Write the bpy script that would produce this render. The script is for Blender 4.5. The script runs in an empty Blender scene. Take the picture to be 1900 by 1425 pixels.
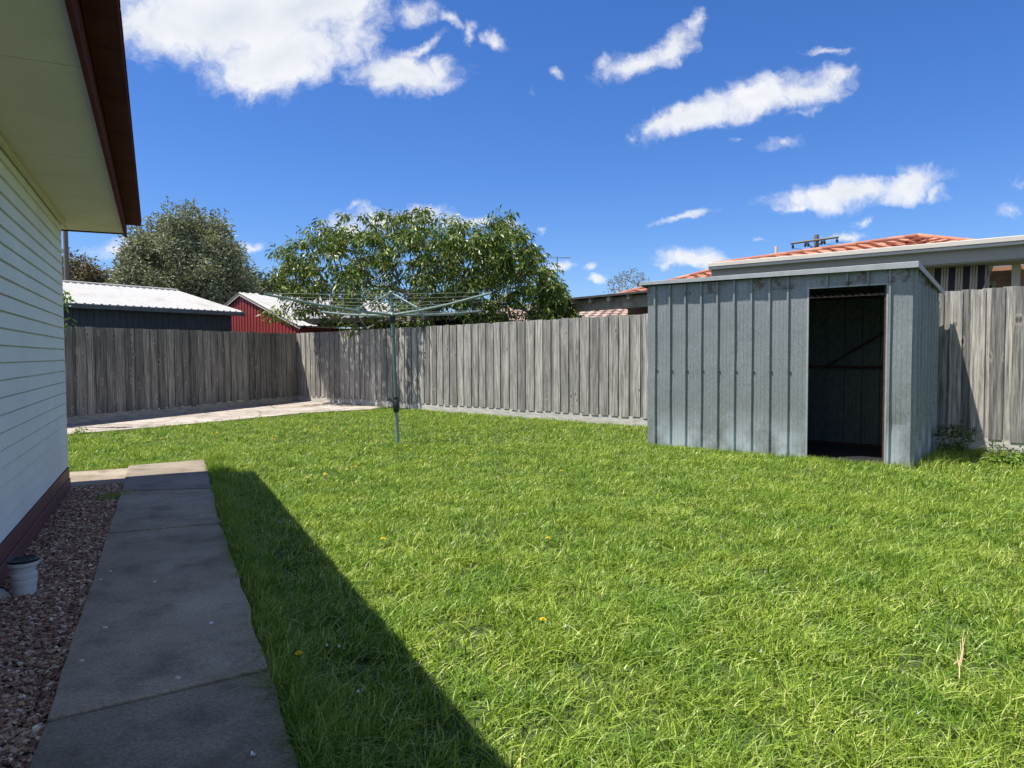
import bpy, bmesh, math, random
import numpy as np
from mathutils import Vector, Matrix, noise as mnoise

random.seed(7); rng = np.random.default_rng(11)
S = bpy.context.scene
COL = S.collection
R = math.radians

# ---------------------------------------------------------------- camera
F = 1317.0; PITCH = math.atan((712.5-658)/F); ROLL = 0.005; CH = 1.2
fwd = Vector((0, math.cos(PITCH), -math.sin(PITCH)))
r0 = Vector((1, 0, 0)); u0 = Vector((0, math.sin(PITCH), math.cos(PITCH)))
rt = r0*math.cos(ROLL) - u0*math.sin(ROLL); up = u0*math.cos(ROLL) + r0*math.sin(ROLL)
cd = bpy.data.cameras.new('camera'); cam = bpy.data.objects.new('camera', cd); COL.objects.link(cam)
M = Matrix((rt, up, -fwd)).transposed().to_4x4(); M.translation = (0, 0, CH)
cam.matrix_world = M
cd.sensor_width = 36; cd.lens = F/1900*36; cd.clip_start = .05; cd.clip_end = 3000
S.camera = cam

def ray(px, py): return rt*((px-950)/F) + up*((712.5-py)/F) + fwd
def at(px, py, z=0.0):
    d = ray(px, py); t = (z-CH)/d.z
    return Vector((d.x*t, d.y*t, z))
def aty(px, py, Y):
    d = ray(px, py); t = Y/d.y
    return Vector((d.x*t, Y, CH+d.z*t))

# ---------------------------------------------------------------- sun, sky
SUNDIR = Vector((.95, .27, -2.50)).normalized()          # travel direction of the light
sd = bpy.data.lights.new('sun', 'SUN'); sd.energy = 5.0; sd.angle = R(.5); sd.color = (1, .95, .87)
so = bpy.data.objects.new('sun', sd); COL.objects.link(so)
so.rotation_euler = SUNDIR.to_track_quat('-Z', 'Y').to_euler(); so.location = (-8, -4, 20)
S.view_settings.view_transform = 'Standard'; S.view_settings.look = 'None'
S.view_settings.exposure = 0.80; S.view_settings.gamma = 1

W = bpy.data.worlds.new('World'); S.world = W; W.use_nodes = True
nt = W.node_tree; nt.nodes.clear(); N = nt.nodes; L = nt.links
def nd(t, **k):
    n = N.new(t)
    for a, b in k.items(): setattr(n, a, b)
    return n
SKY_STR = .085
out = nd('ShaderNodeOutputWorld'); bg = nd('ShaderNodeBackground'); bg.inputs['Strength'].default_value = SKY_STR
sky = nd('ShaderNodeTexSky', sky_type='NISHITA', sun_disc=False)
sky.sun_elevation = math.asin(-SUNDIR.z); sky.sun_rotation = math.atan2(-SUNDIR.x, -SUNDIR.y)
sky.air_density = 1.0; sky.dust_density = .25; sky.ozone_density = 3.0
hs = nd('ShaderNodeHueSaturation'); hs.inputs['Saturation'].default_value = 1.22; hs.inputs['Value'].default_value = 1.0
L.new(sky.outputs[0], hs.inputs['Color'])
skt = nd('ShaderNodeVectorMath', operation='MULTIPLY'); L.new(hs.outputs[0], skt.inputs[0]); skt.inputs[1].default_value = (.63, .75, 1.05)
tc = nd('ShaderNodeTexCoord'); sp = nd('ShaderNodeSeparateXYZ'); L.new(tc.outputs['Generated'], sp.inputs[0])
def mth(op, a, b=None, clamp=False):
    n = nd('ShaderNodeMath', operation=op, use_clamp=clamp)
    for i, v in enumerate((a, b)):
        if v is None: continue
        if isinstance(v, (int, float)): n.inputs[i].default_value = v
        else: L.new(v, n.inputs[i])
    return n.outputs[0]
ay = mth('MAXIMUM', mth('ABSOLUTE', sp.outputs[1]), .08)
uu = mth('DIVIDE', sp.outputs[0], ay); vv = mth('DIVIDE', sp.outputs[2], ay)
cb = nd('ShaderNodeCombineXYZ'); L.new(uu, cb.inputs[0]); L.new(vv, cb.inputs[1])
def noise_w(vec, scale, detail=8, rough=.55):
    n = nd('ShaderNodeTexNoise'); n.inputs['Scale'].default_value = scale; n.inputs['Detail'].default_value = detail
    n.inputs['Roughness'].default_value = rough; L.new(vec, n.inputs['Vector']); return n
def vmath(op, a, b=None):
    n = nd('ShaderNodeVectorMath', operation=op)
    for i, v in enumerate((a, b)):
        if v is None: continue
        if isinstance(v, tuple): n.inputs[i].default_value = v
        else: L.new(v, n.inputs[i])
    return n
w1 = noise_w(cb.outputs[0], 14, 6, .6)
wv = vmath('MULTIPLY', vmath('SUBTRACT', w1.outputs['Color'], (.5, .5, .5)).outputs[0], (.085, .06, 0))
P1 = vmath('ADD', cb.outputs[0], wv.outputs[0]).outputs[0]
clouds = [  # px, py, half width, half height, tilt, weight
 (440,35,255,92,0,1.5),(330,55,160,66,-12,1.3),(520,105,150,72,15,1.4),(470,150,105,34,0,1.1),(655,60,58,66,0,1.0),(560,10,180,66,0,1.4),
 (750,137,108,36,0,1.2),(728,155,55,26,0,1.0),(815,128,42,24,0,1.0),(775,92,62,13,25,.7),(775,25,48,22,10,.8),(832,38,48,14,-30,.75),(870,60,14,20,0,.6),
 (690,108,30,10,20,.5),(917,72,24,22,0,.8),(1040,150,15,11,0,.6),(985,165,8,8,0,.35),
 (1180,115,85,24,18,1.0),(1250,85,64,24,34,1.0),(1288,52,14,34,0,.7),(1120,118,20,16,0,.7),
 (1300,210,120,30,18,1.2),(1400,182,120,36,14,1.25),(1500,165,80,32,10,1.1),(1552,140,50,20,-8,.9),(1230,228,48,20,20,1.0),(1168,245,14,12,0,.6),
 (1530,95,44,8,2,.65),(1452,268,42,13,12,.55),(1362,258,10,6,0,.4),(1500,205,36,8,15,.4),
 (1570,362,140,28,6,1.25),(1680,348,90,26,12,1.2),(1705,330,44,20,-10,1.0),(1752,362,30,15,10,.8),(1475,385,46,9,6,.8),
 (1268,404,64,10,16,.85),(1611,411,20,8,10,.7),(1575,433,48,10,0,.8),(1402,440,14,5,0,.5),
 (1290,482,92,20,3,1.1),(1240,492,52,10,0,.8),(1113,511,30,11,5,.9),(1092,490,16,9,20,.7),(1030,494,36,12,5,.8),
 (1858,386,30,16,0,.5),(1895,342,22,12,0,.4),
 (215,462,48,18,8,.9),(243,455,36,26,0,.9),(462,450,24,11,0,.8),(457,478,10,6,0,.5),
 (658,390,22,7,10,.7),(650,420,60,24,0,1.0),(780,398,60,26,0,1.1),(865,411,60,15,0,.9),(945,420,28,16,0,.8),(998,423,9,8,0,.5),(700,405,60,22,0,.9),
]
acc = None
for (px, py, hw, hh, rot, wt) in clouds:
    d = ray(px, py); mp = nd('ShaderNodeMapping', vector_type='TEXTURE')
    mp.inputs['Location'].default_value = (d.x/d.y, d.z/d.y, 0)
    mp.inputs['Rotation'].default_value = (0, 0, R(rot))
    mp.inputs['Scale'].default_value = (hw/F*1.25, hh/F*1.25, 1)
    L.new(P1, mp.inputs[0])
    ln = vmath('LENGTH', mp.outputs[0])
    v = mth('MULTIPLY', mth('SUBTRACT', 1.0, ln.outputs['Value']), wt)
    acc = v if acc is None else mth('MAXIMUM', acc, v)
# unseen broken cloud added overhead and behind the viewpoint for neutral fill light
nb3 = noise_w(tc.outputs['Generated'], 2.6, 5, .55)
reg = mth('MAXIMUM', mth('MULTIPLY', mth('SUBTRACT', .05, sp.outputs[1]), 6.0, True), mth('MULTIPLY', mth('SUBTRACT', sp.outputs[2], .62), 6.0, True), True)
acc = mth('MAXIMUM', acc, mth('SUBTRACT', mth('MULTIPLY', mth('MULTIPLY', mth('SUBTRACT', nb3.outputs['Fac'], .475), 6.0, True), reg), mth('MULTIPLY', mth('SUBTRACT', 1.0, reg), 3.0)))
n2 = noise_w(P1, 30, 10, .68); n3 = noise_w(cb.outputs[0], 7, 3, .5)
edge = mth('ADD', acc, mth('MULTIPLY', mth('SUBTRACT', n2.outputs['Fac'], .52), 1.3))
mr = nd('ShaderNodeMapRange', interpolation_type='SMOOTHSTEP'); L.new(edge, mr.inputs[0])
mr.inputs[1].default_value = 0.02; mr.inputs[2].default_value = .95
ap = mth('MULTIPLY', mr.outputs[0], .97)
cr = nd('ShaderNodeValToRGB')
cr.color_ramp.elements[0].position = .25; cr.color_ramp.elements[0].color = (1, 1, 1, 1)
cr.color_ramp.elements[1].position = 1.0; cr.color_ramp.elements[1].color = (.72, .77, .84, 1)
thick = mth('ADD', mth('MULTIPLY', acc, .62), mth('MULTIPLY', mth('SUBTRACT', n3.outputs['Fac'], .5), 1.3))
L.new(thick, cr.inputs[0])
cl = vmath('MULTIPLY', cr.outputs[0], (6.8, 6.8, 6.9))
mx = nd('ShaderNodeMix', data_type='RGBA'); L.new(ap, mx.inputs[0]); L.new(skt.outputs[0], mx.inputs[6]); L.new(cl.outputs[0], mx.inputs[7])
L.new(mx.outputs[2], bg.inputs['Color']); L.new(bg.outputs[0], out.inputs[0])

# ---------------------------------------------------------------- helpers
def tag(o, label=None, cat=None, group=None, kind=None):
    if label: o['label'] = label
    if cat: o['category'] = cat
    if group: o['group'] = group
    if kind: o['kind'] = kind
    return o
def empty(name, loc, label, cat, group=None):
    o = bpy.data.objects.new(name, None); o.location = loc; o.empty_display_size = .2; COL.objects.link(o)
    bpy.context.view_layer.update()
    return tag(o, label, cat, group)
class MB:
    def __init__(s): s.v = []; s.f = []; s.sm = []
    def add(s, vs, fs, smooth=False):
        b = len(s.v); s.v += [tuple(x) for x in vs]
        for f in fs: s.f.append(tuple(b+i for i in f)); s.sm.append(smooth)
        return s
    def hexa(s, p):      # 8 points: bottom loop 0-3, top loop 4-7
        return s.add(p, [(3,2,1,0),(4,5,6,7),(0,1,5,4),(1,2,6,5),(2,3,7,6),(3,0,4,7)])
    def box(s, x0, x1, y0, y1, z0, z1, T=None):
        p = [Vector(q) for q in ((x0,y0,z0),(x1,y0,z0),(x1,y1,z0),(x0,y1,z0),(x0,y0,z1),(x1,y0,z1),(x1,y1,z1),(x0,y1,z1))]
        if T: p = [T(q) for q in p]
        return s.hexa(p)
    def tube(s, pts, rad, n=8, cap=True):
        pts = [Vector(p) for p in pts]
        if not isinstance(rad, (list, tuple)): rad = [rad]*len(pts)
        rings = []
        for i, p in enumerate(pts):
            d = (pts[min(i+1, len(pts)-1)]-pts[max(i-1, 0)]).normalized()
            a = d.cross(Vector((0, 0, 1)) if abs(d.z) < .9 else Vector((1, 0, 0))).normalized(); b = d.cross(a)
            rings.append([p+(a*math.cos(2*math.pi*k/n)+b*math.sin(2*math.pi*k/n))*rad[i] for k in range(n)])
        vs = [q for r_ in rings for q in r_]; fs = []
        for i in range(len(pts)-1):
            for k in range(n): fs.append((i*n+k, i*n+(k+1) % n, (i+1)*n+(k+1) % n, (i+1)*n+k))
        s.add(vs, fs, True)
        if cap:
            s.add(rings[0], [tuple(range(n))]); s.add(rings[-1], [tuple(reversed(range(n)))])
        return s
    def lathe(s, c, prof, n=24):
        vs = []; fs = []
        for (r_, z) in prof:
            for k in range(n): vs.append((c[0]+r_*math.cos(2*math.pi*k/n), c[1]+r_*math.sin(2*math.pi*k/n), c[2]+z))
        for i in range(len(prof)-1):
            for k in range(n): fs.append((i*n+k, i*n+(k+1) % n, (i+1)*n+(k+1) % n, (i+1)*n+k))
        return s.add(vs, fs, False)
    def build(s, name, mat, parent=None, bevel=0):
        me = bpy.data.meshes.new(name); me.from_pydata(s.v, [], s.f); me.materials.append(mat)
        me.polygons.foreach_set('use_smooth', s.sm)
        bm = bmesh.new(); bm.from_mesh(me); bmesh.ops.recalc_face_normals(bm, faces=bm.faces); bm.to_mesh(me); bm.free()
        o = bpy.data.objects.new(name, me); COL.objects.link(o)
        if bevel:
            m = o.modifiers.new('bevel', 'BEVEL'); m.width = bevel; m.segments = 2; m.limit_method = 'ANGLE'
        if parent:
            o.parent = parent; o.matrix_parent_inverse = parent_chain(parent).inverted()
        me.update(); return o
def parent_chain(o):
    return parent_chain(o.parent) @ o.matrix_parent_inverse @ o.matrix_basis if o.parent else o.matrix_basis.copy()
def frame(o, x, y):      # local (x along, y depth) -> world
    x = Vector((x[0], x[1], 0)).normalized(); y = Vector((y[0], y[1], 0)).normalized(); o = Vector(o)
    return lambda p: o + x*p[0] + y*p[1] + Vector((0, 0, p[2]))
def np_mesh(name, v, faces, mat, size, parent=None, smooth=False):
    me = bpy.data.meshes.new(name); nv = len(v); nf = len(faces)
    me.vertices.add(nv); me.vertices.foreach_set('co', np.ascontiguousarray(v, dtype=np.float32).ravel())
    me.loops.add(nf*size); me.loops.foreach_set('vertex_index', np.ascontiguousarray(faces, dtype=np.int32).ravel())
    me.polygons.add(nf); me.polygons.foreach_set('loop_start', np.arange(nf, dtype=np.int32)*size)
    me.polygons.foreach_set('loop_total', np.full(nf, size, dtype=np.int32))
    me.polygons.foreach_set('use_smooth', np.full(nf, smooth))
    me.update(calc_edges=True); me.materials.append(mat)
    o = bpy.data.objects.new(name, me); COL.objects.link(o)
    if parent: o.parent = parent; o.matrix_parent_inverse = parent.matrix_basis.inverted()
    return o

# ---------------------------------------------------------------- materials
class Mat:
    def __init__(s, name):
        s.m = bpy.data.materials.new(name); s.m.use_nodes = True; s.t = s.m.node_tree; s.b = s.t.nodes['Principled BSDF']
        s.c = s.t.nodes.new('ShaderNodeTexCoord')
    def n(s, t, **k):
        q = s.t.nodes.new(t)
        for a, b in k.items(): setattr(q, a, b)
        return q
    def l(s, a, b): s.t.links.new(a, b)
    def coord(s, scale=(1, 1, 1), which='Object'):
        mp = s.n('ShaderNodeMapping'); mp.inputs['Scale'].default_value = scale; s.l(s.c.outputs[which], mp.inputs[0]); return mp.outputs[0]
    def noise(s, scale, detail=4, rough=.55, sc=(1, 1, 1), dist=0):
        q = s.n('ShaderNodeTexNoise'); q.inputs['Scale'].default_value = scale; q.inputs['Detail'].default_value = detail
        q.inputs['Roughness'].default_value = rough; q.inputs['Distortion'].default_value = dist; s.l(s.coord(sc), q.inputs['Vector']); return q.outputs['Fac']
    def vor(s, scale, sc=(1, 1, 1), feature='F1', rnd=1):
        q = s.n('ShaderNodeTexVoronoi', feature=feature); q.inputs['Scale'].default_value = scale; q.inputs['Randomness'].default_value = rnd
        s.l(s.coord(sc), q.inputs['Vector']); return q
    def ramp(s, f, stops):
        q = s.n('ShaderNodeValToRGB'); e = q.color_ramp.elements
        while len(e) < len(stops): e.new(.5)
        for i, (p, c) in enumerate(stops):
            e[i].position = p; e[i].color = (c, c, c, 1) if isinstance(c, (int, float)) else (*c, 1)
        s.l(f, q.inputs[0]); return q.outputs[0]
    def mix(s, f, a, b, mode='MIX'):
        q = s.n('ShaderNodeMix', data_type='RGBA', blend_type=mode)
        for i, v in ((0, f), (6, a), (7, b)):
            if isinstance(v, (int, float)): q.inputs[i].default_value = v if i == 0 else (v, v, v, 1)
            elif isinstance(v, tuple): q.inputs[i].default_value = (*v, 1)
            else: s.l(v, q.inputs[i])
        return q.outputs[2]
    def math(s, op, a, b):
        q = s.n('ShaderNodeMath', operation=op)
        for i, v in enumerate((a, b)):
            if isinstance(v, (int, float)): q.inputs[i].default_value = v
            else: s.l(v, q.inputs[i])
        return q.outputs[0]
    def island(s): return s.n('ShaderNodeNewGeometry').outputs['Random Per Island']
    def bump(s, f, dist, strength=1):
        q = s.n('ShaderNodeBump'); q.inputs['Distance'].default_value = dist; q.inputs['Strength'].default_value = strength
        s.l(f, q.inputs['Height']); s.l(q.outputs[0], s.b.inputs['Normal'])
    def fin(s, col, rough=.7, metal=0, spec=None):
        if isinstance(col, tuple): s.b.inputs['Base Color'].default_value = (*col, 1)
        else: s.l(col, s.b.inputs['Base Color'])
        if isinstance(rough, (int, float)): s.b.inputs['Roughness'].default_value = rough
        else: s.l(rough, s.b.inputs['Roughness'])
        s.b.inputs['Metallic'].default_value = metal
        if spec is not None: s.b.inputs['Specular IOR Level'].default_value = spec
        return s.m
def simple(name, c, rough=.7, metal=0, var=.25, scale=6, bump=.002, sc=(1, 1, 1), spec=None):
    m = Mat(name); f = m.noise(scale, 6, .6, sc)
    col = m.ramp(f, [(.3, tuple(x*(1-var) for x in c)), (.7, tuple(min(1, x*(1+var)) for x in c))])
    if bump: m.bump(m.noise(scale*6, 4, .6, sc), bump)
    return m.fin(col, rough, metal, spec)

def paling_mat(name, tint=1.0, warm=0):
    m = Mat(name); isl = m.island()
    grain = m.noise(5, 6, .6, (8, 8, .35), .15); fine = m.noise(26, 5, .65, (6, 6, .22)); blot = m.noise(1.6, 4, .6)
    g = m.math('ADD', m.math('MULTIPLY', grain, .65), m.math('MULTIPLY', fine, .35))
    base = m.ramp(g, [(.34, (.10*tint, .094*tint, .086*tint)), (.47, (.27*tint, .258*tint, .24*tint)), (.62, (.56*tint, .54*tint, .50*tint))])
    per = m.ramp(isl, [(0, (.50, .50, .51)), (.35, (.80, .79, .78)), (.7, (1.0, .98, .95)), (1, (1.25, 1.21, 1.14))])
    c = m.mix(1, base, per, 'MULTIPLY')
    c = m.mix(m.math('MULTIPLY', m.ramp(blot, [(.45, 0.0), (.75, 1.0)]), .35), c, (.13, .125, .11))
    v = m.vor(1.0, (6, 6, 2.6)); kn = m.ramp(v.outputs['Distance'], [(.06, 1.0), (.12, 0.0)])
    c = m.mix(m.math('MULTIPLY', kn, .75), c, (.07, .055, .042))
    ring = m.ramp(v.outputs['Distance'], [(.10, 0.0), (.15, 1.0), (.22, 0.0)])
    c = m.mix(m.math('MULTIPLY', ring, .45), c, (.50, .45, .38))
    m.bump(g, .004, .8)
    return m.fin(c, .88, 0, .2)
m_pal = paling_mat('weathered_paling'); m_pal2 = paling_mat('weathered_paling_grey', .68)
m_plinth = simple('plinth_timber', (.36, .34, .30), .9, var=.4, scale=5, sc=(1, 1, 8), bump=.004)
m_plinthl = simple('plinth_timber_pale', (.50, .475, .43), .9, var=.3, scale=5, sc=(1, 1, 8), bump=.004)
m_rail = simple('rail_timber', (.20, .18, .15), .9, var=.3)

m = Mat('galvanised_steel'); sp1 = m.vor(55, (1, 1, .55)); n1 = m.noise(1.5, 5, .6, (3, 3, .5)); n2_ = m.noise(120, 3, .6, (1, 1, .3))
sp2 = m.ramp(sp1.outputs['Distance'], [(.0, (.18, .20, .21)), (.9, (.35, .385, .395))])
c = m.mix(.55, sp2, m.ramp(n2_, [(.3, (.17, .19, .20)), (.7, (.38, .41, .42))]))
c = m.mix(m.ramp(n1, [(.4, 0.0), (.72, .6)]), c, (.20, .23, .22))
low = m.n('ShaderNodeSeparateXYZ'); m.l(m.c.outputs['Object'], low.inputs[0])
st = m.noise(3.5, 4, .6, (1, 1, .8)); lowf = m.ramp(low.outputs[2], [(.0, 1.0), (.55, 0.0)])
c = m.mix(m.math('MULTIPLY', m.ramp(st, [(.42, 0.0), (.62, .75)]), lowf), c, (.66, .73, .80))
hi = m.ramp(low.outputs[2], [(.93, 0.0), (.985, 1.0)]) if False else m.math('MULTIPLY', m.math('GREATER_THAN', low.outputs[2], 1.93), m.ramp(m.noise(5, 6, .7, (1, 1, 1)), [(.52, 0.0), (.6, .8)]))
c = m.mix(hi, c, (.12, .07, .045))
m.bump(m.noise(4, 3, .5), .006, .5)
m_galv = m.fin(c, m.ramp(n1, [(.3, .40), (.7, .58)]), .35)
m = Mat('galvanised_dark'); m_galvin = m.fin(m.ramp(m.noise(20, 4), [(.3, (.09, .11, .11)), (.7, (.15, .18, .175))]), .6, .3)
m_trim = simple('zinc_trim', (.40, .42, .42), .5, .35, .12, 10, .001)
m_rust = simple('rusty_steel', (.075, .035, .028), .85, .1, .4, 20, .001)

def panel_white():
    m = Mat('painted_weatherboard'); a = m.noise(1.3, 5, .6); b = m.noise(7, 5, .65, (1, 1, 2.5)); s_ = m.noise(30, 4, .7, (1, 1, .2))
    c = m.ramp(a, [(.35, (.77, .765, .74)), (.7, (.88, .87, .83))])
    c = m.mix(m.ramp(b, [(.56, 0.0), (.78, .38)]), c, (.52, .55, .54))
    c = m.mix(m.ramp(s_, [(.6, 0.0), (.8, .15)]), c, (.45, .46, .42))
    m.bump(m.noise(40, 4, .6, (1, 1, .5)), .0012)
    return m.fin(c, .55)
m_board = panel_white()
m_base = simple('burgundy_paint', (.15, .055, .055), .55, var=.2, scale=4, bump=.001)
m_soffit = simple('cream_soffit', (.66, .58, .49), .7, var=.07, scale=2, bump=.0008)
m_fascia = simple('brown_fascia', (.10, .026, .028), .85, var=.2, scale=5, bump=.001, spec=.1)
m_tileb = simple('brown_roof_tile', (.105, .048, .036), .65, var=.3, scale=9, bump=.002)
m_black = simple('black_plastic', (.02, .02, .022), .45, var=.2, bump=0)
m_pvc = simple('white_pvc', (.55, .56, .55), .5, var=.12, scale=8, bump=.0006)
m_hoist = simple('hoist_green_paint', (.12, .18, .15), .45, .2, .2, 18, .0006)
m_hoistl = simple('galvanised_arm', (.25, .32, .28), .42, .35, .15, 18, .0006)
m_wire = simple('line_wire', (.14, .16, .15), .5, .4, .1, 10, 0)
m_whiteroof = Mat('white_metal_roof')
m = m_whiteroof; m_whiteroof = m.fin(m.mix(m.ramp(m.noise(1.2, 5, .65), [(.5, 0.0), (.75, .55)]), (.36, .355, .34), (.20, .17, .125)), .6)
m_navy = simple('charcoal_wall', (.030, .040, .048), .6, var=.2, scale=3, bump=0)
m_navyg = simple('slate_gutter', (.10, .115, .12), .6, var=.3, scale=6, bump=0)
m_red = simple('red_metal', (.25, .035, .034), .5, var=.12, scale=3, bump=0)
m_cream = simple('cream_trim', (.62, .56, .46), .55, var=.1, scale=3, bump=0)
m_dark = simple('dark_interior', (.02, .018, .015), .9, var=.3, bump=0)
m_oldwood = simple('old_timber', (.34, .29, .21), .9, var=.45, scale=5, bump=.003)
m_greige = simple('taupe_fascia', (.36, .33, .27), .6, var=.06, scale=2, bump=0)
m_gutter = simple('cream_gutter', (.62, .57, .49), .5, var=.06, scale=2, bump=0)
m_bark = simple('bark', (.13, .10, .075), .9, var=.4, scale=12, bump=.006)
m_barkl = simple('pale_bark', (.26, .23, .20), .9, var=.35, scale=14, bump=.004)
m_pole = simple('pole_timber', (.16, .14, .125), .9, var=.3, scale=8, sc=(4, 4, .5), bump=.003)

def brick_mat():
    m = Mat('orange_brick'); q = m.n('ShaderNodeTexBrick'); q.inputs['Scale'].default_value = 1
    for k, v in (('Brick Width', .23), ('Row Height', .086), ('Mortar Size', .008)): q.inputs[k].default_value = v
    q.inputs['Color1'].default_value = (.36, .17, .10, 1); q.inputs['Color2'].default_value = (.43, .22, .13, 1); q.inputs['Mortar'].default_value = (.30, .24, .19, 1)
    sx = m.n('ShaderNodeSeparateXYZ'); m.l(m.c.outputs['Object'], sx.inputs[0]); cx = m.n('ShaderNodeCombineXYZ')
    m.l(m.math('ADD', sx.outputs[0], m.math('MULTIPLY', sx.outputs[1], -1.0)), cx.inputs[0]); m.l(sx.outputs[2], cx.inputs[1]); m.l(cx.outputs[0], q.inputs['Vector'])
    return m.fin(q.outputs[0], .85)
m_brick = brick_mat()
m = Mat('terracotta_tile'); isl = m.island()
m_terra = m.fin(m.mix(m.ramp(m.noise(5, 4), [(.4, 0.0), (.75, .5)]), m.ramp(isl, [(0, (.30, .11, .065)), (.5, (.40, .165, .095)), (1, (.50, .24, .15))]), (.36, .17, .11)), .75)
m = Mat('brown_concrete_tile'); isl = m.island()
m_btile = m.fin(m.ramp(isl, [(0, (.20, .13, .10)), (1, (.36, .26, .21))]), .8)

def concrete(name, stops, stain, mossy=.3, crack=True):
    m = Mat(name); a = m.noise(1.1, 8, .62); b = m.noise(85, 5, .8); s_ = m.noise(3.2, 9, .72)
    c = m.ramp(a, stops); c = m.mix(m.ramp(s_, [(.48, 0.0), (.66, mossy)]), c, stain)
    isl = m.ramp(m.island(), [(0, .62), (1, 1.25)]); c = m.mix(1, c, isl, 'MULTIPLY')
    c = m.mix(.7, c, m.ramp(b, [(.34, .45), (.66, 1.5)]), 'MULTIPLY')
    if crack:
        v = m.vor(.8, (1, 1, 1), 'DISTANCE_TO_EDGE'); nz = m.n('ShaderNodeTexNoise'); nz.inputs['Scale'].default_value = 5
        vm = m.n('ShaderNodeVectorMath', operation='ADD'); m.l(m.c.outputs['Object'], vm.inputs[0]); sc = m.n('ShaderNodeVectorMath', operation='SCALE')
        m.l(nz.outputs['Color'], sc.inputs[0]); sc.inputs['Scale'].default_value = .25; m.l(sc.outputs[0], vm.inputs[1]); m.l(vm.outputs[0], v.inputs['Vector'])
        ck = m.ramp(v.outputs['Distance'], [(.0, 1.0), (.022, 0.0)]); c = m.mix(m.math('MULTIPLY', ck, .7), c, (.05, .045, .035))
    m.bump(m.noise(90, 4, .7), .0025, .8)
    return m.fin(c, .85)
m_path = concrete('path_concrete', [(.25, (.22, .175, .12)), (.5, (.33, .27, .19)), (.75, (.45, .385, .285))], (.11, .085, .055), .6, False)
m_patio = concrete('patio_concrete', [(.3, (.25, .20, .16)), (.5, (.36, .315, .27)), (.7, (.46, .42, .37))], (.13, .105, .08), .75)
m = Mat('soil'); m_soil = m.fin(m.mix(m.ramp(m.noise(9, 6, .7), [(.4, 0.0), (.6, 1.0)]), (.03, .055, .010), (.045, .065, .016)), .95)
m = Mat('far_ground'); m_far = m.fin(m.ramp(m.noise(.3, 5), [(.35, (.10, .11, .05)), (.65, (.20, .18, .13))]), .95)
m = Mat('dirt_bed'); m_dirt = m.fin(m.ramp(m.noise(25, 5), [(.3, (.07, .045, .035)), (.7, (.15, .10, .08))]), .95)

def leaf_mat(name, stops, trans=.35, rough=.45, patch=None):
    m = Mat(name); isl = m.island(); c = m.ramp(isl, stops)
    if patch:
        big = m.noise(patch[0], 5, .65); c = m.mix(m.ramp(big, [(.38, 0.0), (.66, patch[2])]), c, patch[1])
        dk = m.noise(2.3, 4, .6); c = m.mix(1, c, m.ramp(dk, [(.36, (.70, .82, .70)), (.6, (1.08, 1.04, .95))]), 'MULTIPLY')
    m.l(c, m.b.inputs['Base Color']); m.b.inputs['Roughness'].default_value = rough; m.b.inputs['Specular IOR Level'].default_value = .35 if trans < .3 or rough > .33 else .18
    tr = m.n('ShaderNodeBsdfTranslucent'); q = m.mix(1, c, (1.2, 1.15, .6), 'MULTIPLY'); m.l(q, tr.inputs[0])
    ms = m.n('ShaderNodeMixShader'); ms.inputs[0].default_value = trans; m.l(m.b.outputs[0], ms.inputs[1]); m.l(tr.outputs[0], ms.inputs[2])
    m.l(ms.outputs[0], m.t.nodes['Material Output'].inputs[0]); return m.m
m_grass = leaf_mat('grass_blade', [(0, (.05, .11, .012)), (.3, (.145, .255, .026)), (.65, (.29, .41, .06)), (.88, (.50, .60, .16)), (1, (.70, .70, .36))], .30, .32, (.55, (.24, .34, .05), .5))
m_peach = leaf_mat('peach_leaf', [(0, (.035, .075, .012)), (.5, (.075, .13, .02)), (.85, (.20, .26, .045)), (1, (.40, .42, .12))], .25, .35)
m_olive = leaf_mat('grey_green_leaf', [(0, (.07, .09, .05)), (.5, (.16, .19, .11)), (1, (.32, .34, .23))], .22, .5)
m_dkleaf = leaf_mat('dark_leaf', [(0, (.035, .06, .02)), (.6, (.07, .10, .035)), (1, (.14, .13, .06))], .25, .5)
m_rustleaf = leaf_mat('olive_rust_leaf', [(0, (.05, .06, .03)), (.6, (.12, .11, .055)), (1, (.24, .16, .09))], .25, .5)
m_limeleaf = leaf_mat('lime_leaf', [(0, (.10, .2, .03)), (1, (.25, .36, .07))], .4, .4)
m_petal = simple('yellow_petal', (.85, .60, .02), .6, var=.1, bump=0)
m_petalw = simple('white_petal', (.75, .75, .72), .6, var=.1, bump=0)
m_straw = simple('dry_straw', (.55, .40, .22), .7, var=.2, bump=0)

# ---------------------------------------------------------------- layout frames
H0 = at(124, 910)                                  # foot of the near house corner
hd = ray(305, 661); HU = Vector((hd.x, hd.y, 0)).normalized()      # along the house wall, away from the camera
HN = Vector((HU.y, -HU.x, 0))                      # out from the wall, towards the lawn
HT = frame(H0, HU, HN)
FC = at(553, 744)                                  # fence corner
FR = at(1900, 843)
FD = Vector((FR.x-FC.x, FR.y-FC.y, 0)).normalized(); FNn = Vector((-FD.y, FD.x, 0)); FNn = -FNn if FNn.y > 0 else FNn   # towards the camera
FL = at(120, 790); LD = Vector((FL.x-FC.x, FL.y-FC.y, 0)).normalized(); LN = Vector((-LD.y, LD.x, 0)); LN = LN if LN.x > 0 else -LN
SL = at(1202, 827); SRt = at(1688, 868)
SD = Vector((SRt.x-SL.x, SRt.y-SL.y, 0)); SLEN = SD.length; SD.normalize(); SB = Vector((-SD.y, SD.x, 0)); ST = frame(SL, SD, SB); SDEP = 1.62
print('back corner to fence', (FC-ST((SLEN, SDEP, 0))).dot(-FNn), [(FC-p).dot(-FNn) for p in (ST((SLEN,0,0)), ST((0,SDEP,0)))])
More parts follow.
